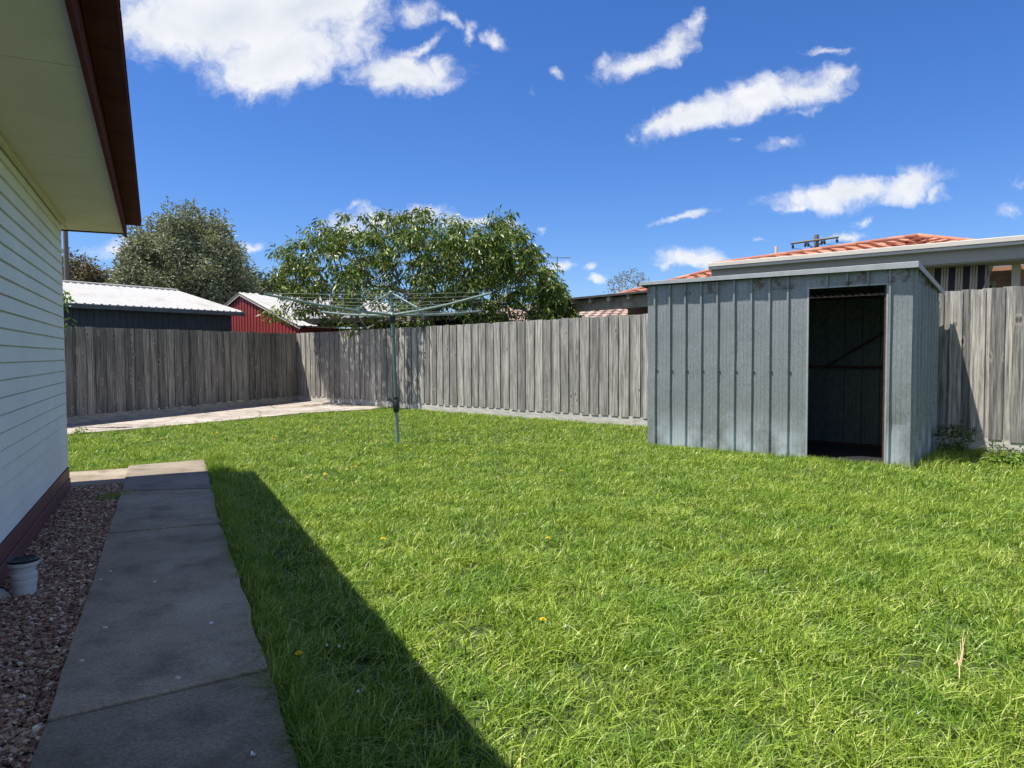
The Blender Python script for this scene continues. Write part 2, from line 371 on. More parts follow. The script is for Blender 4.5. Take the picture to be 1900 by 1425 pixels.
print('LAYOUT H0', H0, 'FC', FC, 'FR', FR, 'FL', FL, 'SL', SL, 'SR', SRt, 'len', SLEN)

# ---------------------------------------------------------------- ground
def sheet(name, pts, z, mat, thick=0, **k):
    b = MB(); top = [(p[0], p[1], z) for p in pts]; n = len(pts)
    if thick:
        bot = [(p[0], p[1], z-thick) for p in pts]
        b.add(top+bot, [tuple(range(n)), tuple(reversed(range(n, 2*n)))]+[(i, (i+1) % n, n+(i+1) % n, n+i) for i in range(n)])
    else: b.add(top, [tuple(range(n))])
    o = b.build(name, mat); tag(o, kind='structure', **k); return o
sheet('ground', [(-400, -200), (400, -200), (400, 900), (-400, 900)], -.03, m_far)
g = MB(); nx = 60
X0, X1, Y0, Y1 = -14, 12, -5, 22
gv = []; gf = []
for j in range(nx+1):
    for i in range(nx+1):
        x = X0+(X1-X0)*i/nx; y = Y0+(Y1-Y0)*j/nx
        gv.append((x, y, .008*mnoise.noise(Vector((x*.8, y*.8, 0)))-.012))
for j in range(nx):
    for i in range(nx): a = j*(nx+1)+i; gf.append((a, a+1, a+nx+2, a+nx+1))
g.add(gv, gf, True); tag(g.build('lawn_soil', m_soil), kind='structure')

# path: slabs following the photographed joints (left edge, right edge)
edges = [((238,870),(380,858)), ((226,918),(393,912)), ((200,996),(409,977)), ((158,1128),(444,1080)), ((84,1352),(497,1254)), ((20,1640),(600,1425+150)), ]
eL = [at(*a) for a, b in edges]; eR = [at(*b) for a, b in edges]
dl = (eL[-1]-eL[-2]).normalized(); dr = (eR[-1]-eR[-2]).normalized()
eL[-1] = eL[-2]-HU*.9; eR[-1] = eR[-2]-HU*.9
eL.append(eL[-1]-HU*1.3); eR.append(eR[-1]-HU*1.3); eL.append(eL[-1]-HU*1.5); eR.append(eR[-1]-HU*1.5)
pb = MB(); lift = [.036, .030, .024, .034, .026, .024, .03]
for i in range(len(eL)-1):
    a, b_, c_, d_ = eL[i], eR[i], eR[i+1], eL[i+1]
    g0 = .012 if i else 0
    t = (a-d_).normalized()*g0; t2 = (b_-c_).normalized()*g0
    a = a-t; b_ = b_-t2
    seg = 7; left = []; right = []
    for k in range(seg+1):
        f = k/seg; wob = .010*mnoise.noise(Vector((i*3.1+f*3, 5.2, 0)))
        left.append(d_.lerp(a, f)+HN*(wob*1.2)); right.append(c_.lerp(b_, f)+HN*(.018*mnoise.noise(Vector((i*2.7+f*4, 9.2, 0)))))
    z = lift[i]; loop = [Vector((p.x, p.y, z)) for p in right+left[::-1]]; n = len(loop)
    bot = [Vector((p.x, p.y, -.05)) for p in loop]
    pb.add(loop+bot, [tuple(range(n))]+[(k, (k+1) % n, n+(k+1) % n, n+k) for k in range(n)])
path = pb.build('path', m_path, bevel=.006); tag(path, kind='structure')
# concrete edging strip running behind the house corner
es = MB(); q0, q1, q2, q3 = at(238, 872), at(236, 898), at(121, 910), at(121, 880)
ext = (q3-q0).normalized()*2.2
es.hexa([Vector((p.x, p.y, -.04)) for p in (q1, q0, q3+ext, q2+ext)]+[Vector((p.x, p.y, .022)) for p in (q1, q0, q3+ext, q2+ext)])
tag(es.build('paving_strip', m_path, bevel=.006), kind='structure')
# patio slab between lawn and back-left fence
pa = [at(686, 761), at(560, 768), at(400, 784), at(250, 797), at(120, 808)]
pa.append(pa[-1]+(pa[-1]-pa[0]).normalized()*4); 
patio_pts = pa+[FL+LD*4+LN*.02, FC, FC.lerp(at(720, 757), .95)]
sheet('patio', patio_pts, .018, m_patio, .06)

# gravel bed
gA = HT((-.02, 0, 0)); 
def inpoly(x, y, poly):
    c = np.zeros(len(x), bool); n = len(poly)
    for i in range(n):
        x1, y1 = poly[i][0], poly[i][1]; x2, y2 = poly[(i+1) % n][0], poly[(i+1) % n][1]
        t = ((y1 > y) != (y2 > y)) & (x < (x2-x1)*(y-y1)/(y2-y1+1e-12)+x1); c ^= t
    return c
bed = [HT((.1, 0, 0)), q1, eL[1], eL[2], eL[3], eL[4], eL[5], eL[6], HT((-8.5, .0, 0))]
sheet('gravel_bed', [HT((.05, -.02, 0)), q1, eL[1], eL[2], eL[3], eL[4], eL[5], eL[6], HT((-9, .0, 0))], .002, m_dirt)
m = Mat('river_pebble'); isl = m.island()
c = m.ramp(isl, [(0, (.13, .065, .042)), (.3, (.27, .13, .085)), (.6, (.39, .235, .155)), (.85, (.52, .37, .25)), (1, (.78, .66, .50))])
m_peb = m.fin(m.mix(.3, c, m.ramp(m.noise(60, 3), [(.3, .5), (.7, 1.3)]), 'MULTIPLY'), .75)
def pebbles(n, poly, rmin, rmax, z0, zj):
    bm = bmesh.new(); bmesh.ops.create_icosphere(bm, subdivisions=1, radius=1); iv = np.array([v.co[:] for v in bm.verts]); ifc = np.array([[v.index for v in f.verts] for f in bm.faces]); bm.free()
    xs = [p[0] for p in poly]; ys = [p[1] for p in poly]; pts = np.zeros((0, 2))
    while len(pts) < n:
        c = np.column_stack((rng.uniform(min(xs), max(xs), n*4), rng.uniform(min(ys), max(ys), n*4)))
        dens = np.clip(1.2-(c[:, 1]-1)/9, .45, 1); c = c[(rng.random(len(c)) < dens) & inpoly(c[:, 0], c[:, 1], poly)]; pts = np.vstack((pts, c))
    pts = pts[:n]; r_ = rmin+(rmax-rmin)*rng.random(n)**1.6
    V = iv[None]*(1+.28*rng.standard_normal((n, len(iv), 1)))
    V = V*r_[:, None, None]*np.stack((1+.5*rng.random(n), .75+.3*rng.random(n), .45+.25*rng.random(n)), 1)[:, None, :]
    a = rng.random(n)*6.28; ca, sa = np.cos(a), np.sin(a); tl = rng.normal(0, .35, n)
    x = V[..., 0]*ca[:, None]-V[..., 1]*sa[:, None]; y = V[..., 0]*sa[:, None]+V[..., 1]*ca[:, None]; z = V[..., 2]+x*np.sin(tl)[:, None]
    V = np.stack((x+pts[:, 0:1], y+pts[:, 1:2], z+z0+zj*rng.random((n, 1))), 2)
    return V.reshape(-1, 3), (ifc[None]+(np.arange(n)*len(iv))[:, None, None]).reshape(-1, 3)
bv, bf = pebbles(30000, bed, .0045, .0125, .004, .014)
tag(np_mesh('gravel', bv, bf, m_peb, 3), 'pinkish brown crushed gravel in the bed between house and path', 'gravel', kind='stuff')

# ---------------------------------------------------------------- grass
shed_poly = [ST((-.05, -.02, 0)), ST((SLEN+.05, -.02, 0)), ST((SLEN+.05, SDEP, 0)), ST((-.05, SDEP, 0))]
path_poly = [p for p in eR]+[p for p in eL[::-1]]
lawn_poly = [eR[-1], eR[-2], eR[-3], eR[4], eR[3], eR[2], eR[1], eR[0], eL[0], q0, q3+ext, Vector((-13, 9, 0))]
lawn_poly += [pa[-1], pa[4], pa[3], pa[2], pa[1], pa[0], FC.lerp(at(720, 757), .95), FR+FD*2.5, Vector((10.5, 3, 0)), Vector((9, -2.5, 0))]
lawn_poly = [(p[0], p[1]) for p in lawn_poly]
def fbm(x, y, s, o=0):   # cheap smooth value field
    return (np.sin(x*s*1.3+o)+np.sin(y*s*1.7+o*2.1)+np.sin((x+y)*s*.9+o*.7)+np.sin((x-y)*s*2.1+o*1.3))/4
def blades(x, y, hgt, wid, nseg, lean=.55, z0=-.012, curl=1.0):
    n = len(x); a = rng.random(n)*2*np.pi; dx, dy = np.cos(a), np.sin(a)
    ln = hgt*lean*np.abs(rng.normal(.75, .55, n))*curl
    b = rng.random(n)*2*np.pi*.25+a+np.pi/2; wx, wy = np.cos(b), np.sin(b)
    vs = []
    for k in range(nseg+1):
        t = k/nseg; w = wid*(1-t**1.6)*.5 if k < nseg else None
        off = ln*t**1.9; cz = z0+hgt*(t-.30*t**2*np.clip(ln/hgt, 0, 1.4))
        cx, cy = x+dx*off, y+dy*off
        if w is None: vs.append(np.stack((cx, cy, cz), 1))
        else:
            vs.append(np.stack((cx+wx*w, cy+wy*w, cz), 1)); vs.append(np.stack((cx-wx*w, cy-wy*w, cz), 1))
    V = np.stack(vs, 1); m_ = V.shape[1]; f = []
    for k in range(nseg-1): f += [(2*k, 2*k+1, 2*k+3), (2*k, 2*k+3, 2*k+2)]
    f.append((2*nseg-2, 2*nseg-1, 2*nseg)); f = np.array(f)
    return V.reshape(-1, 3), (f[None]+(np.arange(n)*m_)[:, None, None]).reshape(-1, 3)
allv = []; allf = []; base = 0
def put(V, Fc):
    global base
    allv.append(V); allf.append(Fc+base); base += len(V)
bands = [(-1.0, 2.6, 10500, 3), (2.6, 4.2, 9000, 3), (4.2, 6.5, 6000, 2), (6.5, 9.5, 3600, 2), (9.5, 18, 1700, 2)]
for (d0, d1, dens, seg) in bands:
    n = int(dens*(d1-d0)*22)
    y = rng.uniform(d0, d1, n); x = rng.uniform(-13, 9, n)
    k = (np.abs(x-.0) < (np.maximum(y, .6)*.82+1.9)) & inpoly(x, y, lawn_poly) & ~inpoly(x, y, [(p[0], p[1]) for p in shed_poly])
    if d0 < 0: k &= (y > 1.0) | (rng.random(n) < .3)
    x, y = x[k], y[k]
    cl_ = fbm(x, y, 9, 1)+.6*fbm(x, y, 23, 3)+.8*fbm(x, y, 3.1, 5)
    keep = rng.random(len(x)) < np.clip(.80+.30*cl_, .25, 1); x, y, cl_ = x[keep], y[keep], cl_[keep]
    h = (.046+.026*rng.random(len(x)))*(1+.36*cl_)+.03*(rng.random(len(x)) < .05)
    w = (.0040+.0042*rng.random(len(x)))*(1+.07*(max(d0, 0)))
    put(*blades(x, y, h, w, seg, 1.25))
# longer tufts: path edge, behind path end, round the shed foot, fence foot
def tuft_line(pts, n, spread, h0, h1, w=.0045, lean=.8):
    pts = [Vector(p) for p in pts]; idx = rng.integers(0, len(pts)-1, n); t = rng.random(n)
    P = np.array([(pts[i].lerp(pts[i+1], float(tt)))[:2] for i, tt in zip(idx, t)])
    x = P[:, 0]+rng.normal(0, spread, n); y = P[:, 1]+rng.normal(0, spread, n)
    hit = inpoly(x, y, [(p[0], p[1]) for p in shed_poly]) | inpoly(x, y, [(p[0], p[1]) for p in path_poly]); x, y = x[~hit], y[~hit]
    put(*blades(x, y, rng.uniform(h0, h1, len(x)), w*(.7+.6*rng.random(len(x))), 3, lean))
tuft_line([p+HN*.07 for p in eR], 9000, .05, .05, .12)
tuft_line([p+HN*.015 for p in eR], 2200, .02, .03, .09, lean=1.5)
for k in range(46):      # clumps flopping over the path edge
    i_ = int(rng.integers(0, 5)); c_ = eR[i_].lerp(eR[i_+1], float(rng.random()))+HN*float(rng.uniform(.02, .09)); n_ = int(rng.integers(25, 90))
    x_ = c_.x+rng.normal(0, .022, n_); y_ = c_.y+rng.normal(0, .03, n_); put(*blades(x_, y_, rng.uniform(.05, .10+.06*rng.random(), n_), np.full(n_, .0045), 3, 1.5+rng.random()*.8))
tuft_line([eR[0]+HN*.12, eR[0]+HN*.2+HU*.1], 700, .08, .10, .20)
tuft_line([eR[0]+HU*.04, eL[0]+HU*.04, q0+HU*.04, q3+HU*.04], 2200, .03, .04, .10)
tuft_line([ST((0, -.06, 0)), ST((SLEN, -.06, 0))], 2600, .03, .05, .10)
tuft_line([ST((SLEN+.12, 0, 0)), ST((SLEN+.3, 1.6, 0))], 1500, .12, .06, .17, .006)
tuft_line([FC+FD*1.2+FNn*.12, FR+FD*2+FNn*.12], 3500, .05, .04, .08)
tuft_line([at(868, 1010), at(950, 990), at(700, 1120)], 160, .5, .09, .16, lean=1.2)
gx = rng.uniform(-1, 4, 260); gy = rng.uniform(1.6, 6, 260); put(*blades(gx, gy, rng.uniform(.07, .13, 260), np.full(260, .006), 3, 1.5))
gr = np_mesh('grass', np.vstack(allv), np.vstack(allf), m_grass, 3)
tag(gr, 'bright green mown lawn grass covering the yard', 'grass', kind='stuff'); print('grass tris', sum(len(f) for f in allf))

# ---------------------------------------------------------------- weatherboard house
house = empty('weatherboard_house', H0, 'pale weatherboard house with burgundy base and brown eaves beside the path', 'house')
HL = 9.5; ZB = .215; ZS = 2.40; NB = 23; ex = (ZS-ZB)/NB
b = MB()
for i in range(NB):
    z0 = ZB+i*ex; z1 = z0+ex
    for (u0, u1, v0, v1, w0, w1) in ((z0+.009, z1, .020, .010, -.01, -.01), (z0, z0+.009, -.006, -.006, -.01, -.01)):
        b.hexa([HT((-HL, v0, u0)), HT((-.01, v0, u0)), HT((-.01, w0, u0)), HT((-HL, w0, u0)), HT((-HL, v1, u1)), HT((-.01, v1, u1)), HT((-.01, w1, u1)), HT((-HL, w1, u1))])
b.build('wall', m_board, house)
b = MB()
for i in range(NB):      # end wall, round the corner
    z0 = ZB+i*ex; z1 = z0+ex
    b.hexa([HT((.002, -6, z0)), HT((.002, -.04, z0)), HT((-.03, -.04, z0)), HT((-.03, -6, z0)), HT((-.012, -6, z1)), HT((-.012, -.04, z1)), HT((-.03, -.04, z1)), HT((-.03, -6, z1))])
b.build('wall', m_board, house)
MB().box(-.012, .012, .004, .016, ZB, ZS, HT).build('corner_bead', m_board, house)
b = MB(); b.box(-HL, .012, -.02, .024, .118, ZB-.004, HT).box(-HL, .014, -.02, .030, -.05, .112, HT).box(-.004, .016, -6, -.024, -.05, ZB-.004, HT)
b.build('base_board', m_base, house, bevel=.003)
MB().box(-HL, -.04, -6, -.04, 0, ZS, HT).build('wall_core', m_board, house)
EAV = .46; END = .88
lipn = at(125, 0, ZS-.035); lipf = at(233, 440, ZS-.035); nf = (lipf-H0).dot(HN); sf = (lipf-H0).dot(HU); nn = (lipn-H0).dot(HN); sn = (lipn-H0).dot(HU)
END = sf; EAV = nf-.012; ESL = (nn-nf)/(sf-sn); print('eave', END, EAV, ESL)
HTs = lambda p: HT((p[0], p[1]+(ESL*(END-p[0]) if p[1] > .1 else 0), p[2]))
jo = [at(215, 370, ZS), at(198, 297, ZS), at(155, 126, ZS), at(225, 421, ZS)]
ss = sorted([(j-H0).dot(HU) for j in jo]); print('soffit joints', ss)
cuts = [-HL]+[c for c in (ss[0]-3.6, ss[0]-1.8) if c > -HL]+ss+[END]
b = MB()
for a, c in zip(cuts[:-1], cuts[1:]): b.box(a+.003, c-.003, .024, EAV, ZS+.001, ZS+.012, HTs)
b.box(.012, END, -6, .018, ZS+.001, ZS+.012, HT)
b.build('soffit', m_soffit, house)
MB().box(-HL, .0, .024, .050, ZS-.030, ZS-.001, HT).build('soffit_trim', m_soffit, house)
fb = MB(); fb.box(-HL, END+.022, EAV+.002, EAV+.024, ZS-.035, ZS+.13, HTs); fb.box(END+.001, END+.022, -6, EAV, ZS-.010, ZS+.13, HT); fb.box(END+.023, END+.03, -6, EAV-.01, ZS-.002, ZS+.11, HT)
fb.build('fascia', m_fascia, house, bevel=.003)
# overhanging eave tiles
b = MB(); s_ = END-.02; k = 0; sl = math.tan(R(22))
while s_ > -HL:
    w = .64; y0, y1 = EAV+.026, EAV+.150; z0 = ZS+.075
    b.hexa([HTs((s_-w+.004, y0, z0+.012)), HTs((s_, y0, z0+.012)), HTs((s_, y1, z0)), HTs((s_-w+.004, y1, z0)), HTs((s_-w+.004, y0, z0+.060)), HTs((s_, y0, z0+.060)), HTs((s_, y1, z0+.032)), HTs((s_-w+.004, y1, z0+.032))])
    for q in range(2):
        u0 = s_-w*(.5*q+.5); b.hexa([HTs((u0+.02, y1-.03, z0+.034)), HTs((u0+w*.5-.012, y1-.03, z0+.034)), HTs((u0+w*.5-.012, y1+.006, z0+.030)), HTs((u0+.02, y1+.006, z0+.030)), HTs((u0+.02, y1-.03, z0+.058)), HTs((u0+w*.5-.012, y1-.03, z0+.058)), HTs((u0+w*.5-.012, y1+.006, z0+.048)), HTs((u0+.02, y1+.006, z0+.048))])
    s_ -= w
b.build('eave_tiles', m_fascia, house, bevel=.004)
b = MB(); y1 = EAV+.13; ze = ZS+.115; Wd = 3.3; zr = ze+(Wd+y1)*sl
pA, pB, pC, pD = HTs((END+.01, y1, ze)), HTs((-HL, y1, ze)), HT((-HL, -Wd, zr)), HT((END+.01-(Wd+y1), -Wd, zr)); pE = HT((END+.01, -2*Wd-y1, ze)); pF = HT((-HL, -2*Wd-y1, ze))
dn = Vector((0, 0, -.03))
for q in ([pA, pB, pC, pD], [pE, pA, pD], [pF, pE, pD, pC]):
    n = len(q); vs = [Vector(x) for x in q]+[Vector(x)+dn for x in q]
    b.add(vs, [tuple(range(n)), tuple(range(2*n-1, n-1, -1))]+[(i, (i+1) % n, n+(i+1) % n, n+i) for i in range(n)])
b.build('roof', m_tileb, house)

# ---------------------------------------------------------------- gully drain by the wall
G0 = at(46, 1106); G0.z = 0
dr = empty('gully_drain', G0, 'short white plastic drain riser with black grate against the burgundy house base', 'drain')
r1 = .052
MB().lathe((G0.x, G0.y, 0), [(0, -.02), (r1, -.02), (r1, .065), (r1+.004, .067), (r1+.005, .085), (r1+.001, .088), (r1+.001, .098), (r1+.006, .10), (r1+.006, .118), (r1, .122), (r1+.001, .155), (r1+.014, .160), (r1+.016, .178), (r1+.008, .18), (r1+.004, .165), (0, .165)], 56).build('riser_pipe', m_pvc, dr)
b = MB(); b.lathe((G0.x, G0.y, 0), [(r1+.004, .170), (r1+.017, .180), (r1+.019, .190), (r1+.004, .194), (r1, .186), (r1+.004, .170)], 32)
for k in range(-3, 4):
    hw = math.sqrt(max(0, (r1+.002)**2-(k*.016)**2))
    b.box(G0.x-hw, G0.x+hw, G0.y+k*.016-.003, G0.y+k*.016+.003, .178, .188)
    b.box(G0.x+k*.016-.003, G0.x+k*.016+.003, G0.y-hw, G0.y+hw, .179, .1875)
b.lathe((G0.x, G0.y, 0), [(0, .168), (r1, .168)], 24); b.build('grate', m_black, dr)
e = at(-10, 1112); 
el = empty('concrete_pipe_collar', e, 'low rounded pale pipe collar lying in the gravel beside the white drain', 'pipe')
b = MB(); pr = []
a0 = Vector((e.x-.10, e.y-.02, .01)); a1 = Vector((e.x+.085, e.y+.0, -.002))
b.tube([a0, a0.lerp(a1, .4)+Vector((0, 0, .014)), a0.lerp(a1, .75)+Vector((0, 0, .006)), a1], [.052, .05, .04, .015], 16); b.build('pipe', simple('weathered_pvc', (.42, .42, .38), .7, var=.2, scale=14), el)
MB().tube([a0.lerp(a1, .34)+Vector((0, 0, .01)), a0.lerp(a1, .42)+Vector((0, 0, .012))], .054, 16).build('collar', m_pvc, el)

# ---------------------------------------------------------------- paling fences
def fence(name, A, D, Nn, length, hfun, label, mats, seedn, gap0=0, pitch=.21, alt=True):
    rnd = random.Random(seedn); T = frame(A, D, Nn); o = empty(name, A, label, 'fence')
    b = MB(); s = gap0; i = 0
    while s < length:
        w = pitch*(.62+rnd.uniform(-.05, .05)); h = hfun(s)+rnd.uniform(-.006, .006); sh = rnd.uniform(-.010, .010)
        b.hexa([T((s, .0, .155+rnd.uniform(-.01, .01))), T((s+w, .0, .155)), T((s+w, -.016, .155)), T((s, -.016, .155)), T((s+sh, .0, h)), T((s+w+sh, .002, h)), T((s+w+sh, -.016, h)), T((s+sh, -.016, h))])
        c0 = s+w-pitch*.12; w2 = pitch*(.66+rnd.uniform(-.05, .05)); h2 = hfun(s)+rnd.uniform(-.012, .010); sh = rnd.uniform(-.012, .012); z0 = .145+rnd.uniform(-.02, .01)
        b.hexa([T((c0, .018, z0)), T((c0+w2, .018, z0)), T((c0+w2, .002+.001, z0)), T((c0, .002+.001, z0)), T((c0+sh, .020, h2)), T((c0+w2+sh, .018, h2)), T((c0+w2+sh, .003, h2)), T((c0+sh, .003, h2))])
        s += pitch*(1+rnd.uniform(-.03, .03)); i += 1
    b.build('palings', mats[0], o)
    s = gap0; k = 0
    pl = MB()
    while s < length:
        e_ = min(length, s+rnd.uniform(2.4, 3.0)); dz = rnd.uniform(-.006, .006)
        pl.hexa([T((s, .010, -.05)), T((e_-.005, .010, -.05)), T((e_-.005, -.020, -.05)), T((s, -.020, -.05)), T((s, .008, .15+dz)), T((e_-.005, .008, .15-dz)), T((e_-.005, -.020, .15-dz)), T((s, -.020, .15+dz))])
        s = e_
    pl.build('plinth_board', mats[1], o)
    rb = MB()
    for zf in (.28, .60, .9):
        rb.hexa([T((gap0, -.018, zf*hfun(0)-.035)), T((length, -.018, zf*hfun(length)-.035)), T((length, -.055, zf*hfun(length)-.035)), T((gap0, -.055, zf*hfun(0)-.035)), T((gap0, -.018, zf*hfun(0)+.035)), T((length, -.018, zf*hfun(length)+.035)), T((length, -.055, zf*hfun(length)+.035)), T((gap0, -.055, zf*hfun(0)+.035))])
    rb.build('rail', m_rail, o)
    s = gap0+.05
    while s < length:
        MB().box(s, s+.09, -.15, -.056, -.1, hfun(s)-.03, T).build('post', m_rail, o); s += 2.7
    return o
LR = (FR-FC).length
def hr(s):
    f = s/LR
    return float(np.interp(f, [0, .44, .677, .944, 1.0, 1.3], [1.79, 1.825, 1.86, 1.965, 1.975, 2.0]))
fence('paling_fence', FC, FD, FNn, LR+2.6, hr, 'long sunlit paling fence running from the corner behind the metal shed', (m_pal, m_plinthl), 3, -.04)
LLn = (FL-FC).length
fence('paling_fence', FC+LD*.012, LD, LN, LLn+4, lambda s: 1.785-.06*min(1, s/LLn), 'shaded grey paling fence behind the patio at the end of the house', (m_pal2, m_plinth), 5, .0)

# ---------------------------------------------------------------- garden shed
shed = empty('garden_shed', SL, 'ribbed galvanised steel garden shed with an open doorway on the lawn', 'shed')
PIT = .209; RO = .105; HF = 2.075
def hfrt(s): return 2.06+.0*s
D0 = RO+PIT*9+.012; D1 = RO+PIT*12.84; DH = 1.93
def ribbed(T, s0, s1, z0fn, z1fn, off=RO, mat=m_galv, name='wall_panel', parent=shed, pit=PIT, flip=1, dent=0, wavy=0):
    # profile along s: flats with small flutes, square ribs
    pts = []; s = s0
    ribs = [off+pit*k for k in range(-1, 40) if s0+.012 < off+pit*k < s1-.012]
    xs = [(s0, 0)]
    cur = s0
    for r_ in ribs:
        a = cur+.02; 
        nfl = 4; span = (r_-.012)-cur
        if span > .1:
            for q in range(1, nfl):
                c = cur+span*q/nfl; xs += [(c-.006, 0), (c-.003, .0025), (c+.003, .0025), (c+.006, 0)]
        xs += [(r_-.014, 0), (r_-.009, .030), (r_+.009, .030), (r_+.014, 0)]; cur = r_+.012
    span = s1-cur
    if span > .1:
        for q in range(1, 4): c = cur+span*q/4; xs += [(c-.006, 0), (c-.003, .0025), (c+.003, .0025), (c+.006, 0)]
    xs.append((s1, 0))
    nz = 14; vs = []; fs = []; n = len(xs)
    for j in range(nz+1):
        for (x, d) in xs:
            z0 = z0fn(x); z1 = z1fn(x)
            z = z0+(z1-z0)*j/nz
            if j == nz and wavy: z += wavy*max(0, mnoise.noise(Vector((x*9, 3, 0))))
            w = .009*mnoise.noise(Vector((x*2.1, z*1.6, 4)))+.003*mnoise.noise(Vector((x*8, z*5, 9)))
            if dent: w -= dent*math.exp(-((z-.42)/.10)**2)*max(0, math.sin((x-s0)/(s1-s0)*3.14))
            vs.append(T((x, -(d*flip+w)*1.0, z)))
    for j in range(nz):
        for i in range(n-1): a = j*n+i; fs.append((a, a+1, a+n+1, a+n))
    b = MB(); b.add(vs, fs); o = b.build(name, mat, parent)
    md = o.modifiers.new('thickness', 'SOLIDIFY'); md.thickness = .0015
    return o
top = lambda s: HF
ribbed(ST, 0, D0-.012, lambda s: .0, top)
ribbed(ST, D1+.0, SLEN, lambda s: .0, top, dent=.010)
ribbed(ST, D0-.012, D1, lambda s: DH, top, name='door_header')
TR = frame(ST((SLEN, 0, 0)), SB, -SD)          # right side: along = back, depth axis = inward
HBk = 1.93
ribbed(TR, 0.002, SDEP, lambda s: .0, lambda s: HF+(HBk-HF)*s/SDEP, off=.06)
TL_ = frame(ST((0, 0, 0)), SB, SD); ribbed(TL_, 0.002, SDEP, lambda s: .0, lambda s: HF+(HBk-HF)*s/SDEP, off=.06)
TB = frame(ST((0, SDEP, 0)), SD, -SB)
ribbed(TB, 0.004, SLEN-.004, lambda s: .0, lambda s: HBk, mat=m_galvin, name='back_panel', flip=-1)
# corrugated roof
b = MB(); vs = []; fs = []; nxr = 160; xa, xb = -.055, SLEN+.055; ya, yb = -.075, SDEP+.18
zt = lambda y: HF+.022+(HBk-HF-.01)*y/SDEP
for y in (ya, yb):
    for i in range(nxr+1):
        x = xa+(xb-xa)*i/nxr; vs.append(ST((x, y, zt(y)+.009*math.cos(x*2*math.pi/.076))))
for i in range(nxr): fs.append((i, i+1, nxr+2+i, nxr+1+i))
b.add(vs, fs, True); o = b.build('roof', m_galvin, shed); md = o.modifiers.new('thickness', 'SOLIDIFY'); md.thickness = .002
b = MB(); b.hexa([ST((xa-.006, ya-.012, HF+.012)), ST((xb+.006, ya-.012, HF-.008)), ST((xb+.006, ya-.002, HF-.008)), ST((xa-.006, ya-.002, HF+.012)), ST((xa-.006, ya-.012, HF+.055)), ST((xb+.006, ya-.012, HF+.055)), ST((xb+.006, ya-.002, HF+.055)), ST((xa-.006, ya-.002, HF+.055))]); b.box(xa-.006, xb+.006, ya-.0018, ya+.07, HF+.045, HF+.053, ST)
b.build('roof_trim', m_trim, shed, bevel=.002)
b = MB()
for xx in (xb-.004, xa-.006):
    b.hexa([ST((xx, ya, zt(ya)-.035)), ST((xx+.01, ya, zt(ya)-.035)), ST((xx+.01, yb, zt(yb)-.035)), ST((xx, yb, zt(yb)-.035)), ST((xx, ya, zt(ya)+.025)), ST((xx+.01, ya, zt(ya)+.025)), ST((xx+.01, yb, zt(yb)+.02)), ST((xx, yb, zt(yb)+.02))]); b.build('roof_trim', m_trim, shed); b = MB()
b = MB(); b.box(D1-.022, D1-.002, .004, .040, 0, DH+.03, ST)
b.build('door_jamb', m_rust, shed)
b = MB(); b.box(D0-.016, D0+.004, -.006, .014, 0, DH+.02, ST); b.box(D0-.016, D1+.002, -.007, .012, DH-.012, DH+.004, ST); b.box(D1-.002, D1+.016, -.006, .012, 0, DH, ST)
b.build('door_frame', m_trim, shed)
b = MB()
b.box(.02, SLEN-.02, SDEP-.055, SDEP-.025, 1.0, 1.035, ST)
b.box(.02, SLEN-.02, SDEP-.055, SDEP-.025, HBk-.04, HBk-.005, ST); b.box(.02, SLEN-.02, SDEP-.055, SDEP-.025, .0, .03, ST)
b.box(.004, D0-.02, .028, .05, .98, 1.01, ST); b.box(.004, SLEN-.01, .045, .065, HF-.04, HF-.01, ST)
b.build('wall_rail', m_rust, shed)
p0 = ST((D0-.25, SDEP-.07, 1.0)); p1 = ST((SLEN-.15, SDEP-.07, 1.72))
MB().tube([p0, p1], .013, 6).build('brace', m_rust, shed)
for xk in [RO+PIT*k+.035 for k in range(10)]+[D1+.035]:
    MB().tube([ST((xk, -.002, .98)), ST((xk, -.012, .98))], .008, 8).build('screw_head', m_black, shed)
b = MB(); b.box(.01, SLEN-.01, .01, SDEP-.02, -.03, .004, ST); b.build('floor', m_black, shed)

# ---------------------------------------------------------------- rotary clothes hoist
B0 = at(738, 824)
ho = empty('clothes_hoist', B0, 'green rotary clothes hoist standing on the lawn in front of the fence', 'clothesline')
lean = Vector((-.030, 0, 1)).normalized()
def HP(h, off=Vector((0, 0, 0))): return B0+lean*h+off
MB().tube([HP(-.05), HP(.50)], .027, 16).build('lower_pole', m_hoistl, ho)
MB().tube([HP(.50), HP(2.02)], .0235, 16).tube([HP(1.46), HP(1.66)], .028, 16).build('pole', m_hoist, ho)
b = MB(); b.tube([HP(.43), HP(.46), HP(.58), HP(.60)], [.030, .042, .044, .032], 14); b.tube([HP(.60), HP(.64)], .033, 12)
cb_ = b.build('crank_housing', m_black, ho)
b = MB(); b.tube([HP(.58, Vector((-.03, -.03, 0))), HP(.62, Vector((-.085, -.045, 0)))], .008, 8); b.tube([HP(.62, Vector((-.085, -.045, 0))), HP(.60, Vector((-.09, -.10, 0)))], .013, 8)
b.build('crank_handle', m_black, cb_)
HH = 1.72
MB().tube([HP(HH-.09), HP(HH-.07), HP(HH-.02), HP(HH)], [.032, .040, .042, .030], 14).build('hub_collar', m_black, ho)
MB().tube([HP(HH), HP(HH+.02), HP(HH+.05)], [.055, .06, .03], 14).build('hub', m_hoist, ho)
MB().tube([HP(2.01), HP(2.02), HP(2.05), HP(2.06)], [.03, .045, .045, .03], 14).build('top_cap', m_hoist, ho)
vecs = [Vector((1.40, -1.66, 0)), Vector((1.13, 1.68, 0)), Vector((-1.40, 1.66, 0)), Vector((-1.13, -1.68, 0))]
vecs[3] = Vector((-1.17, -1.66, 0))
dirs = vecs
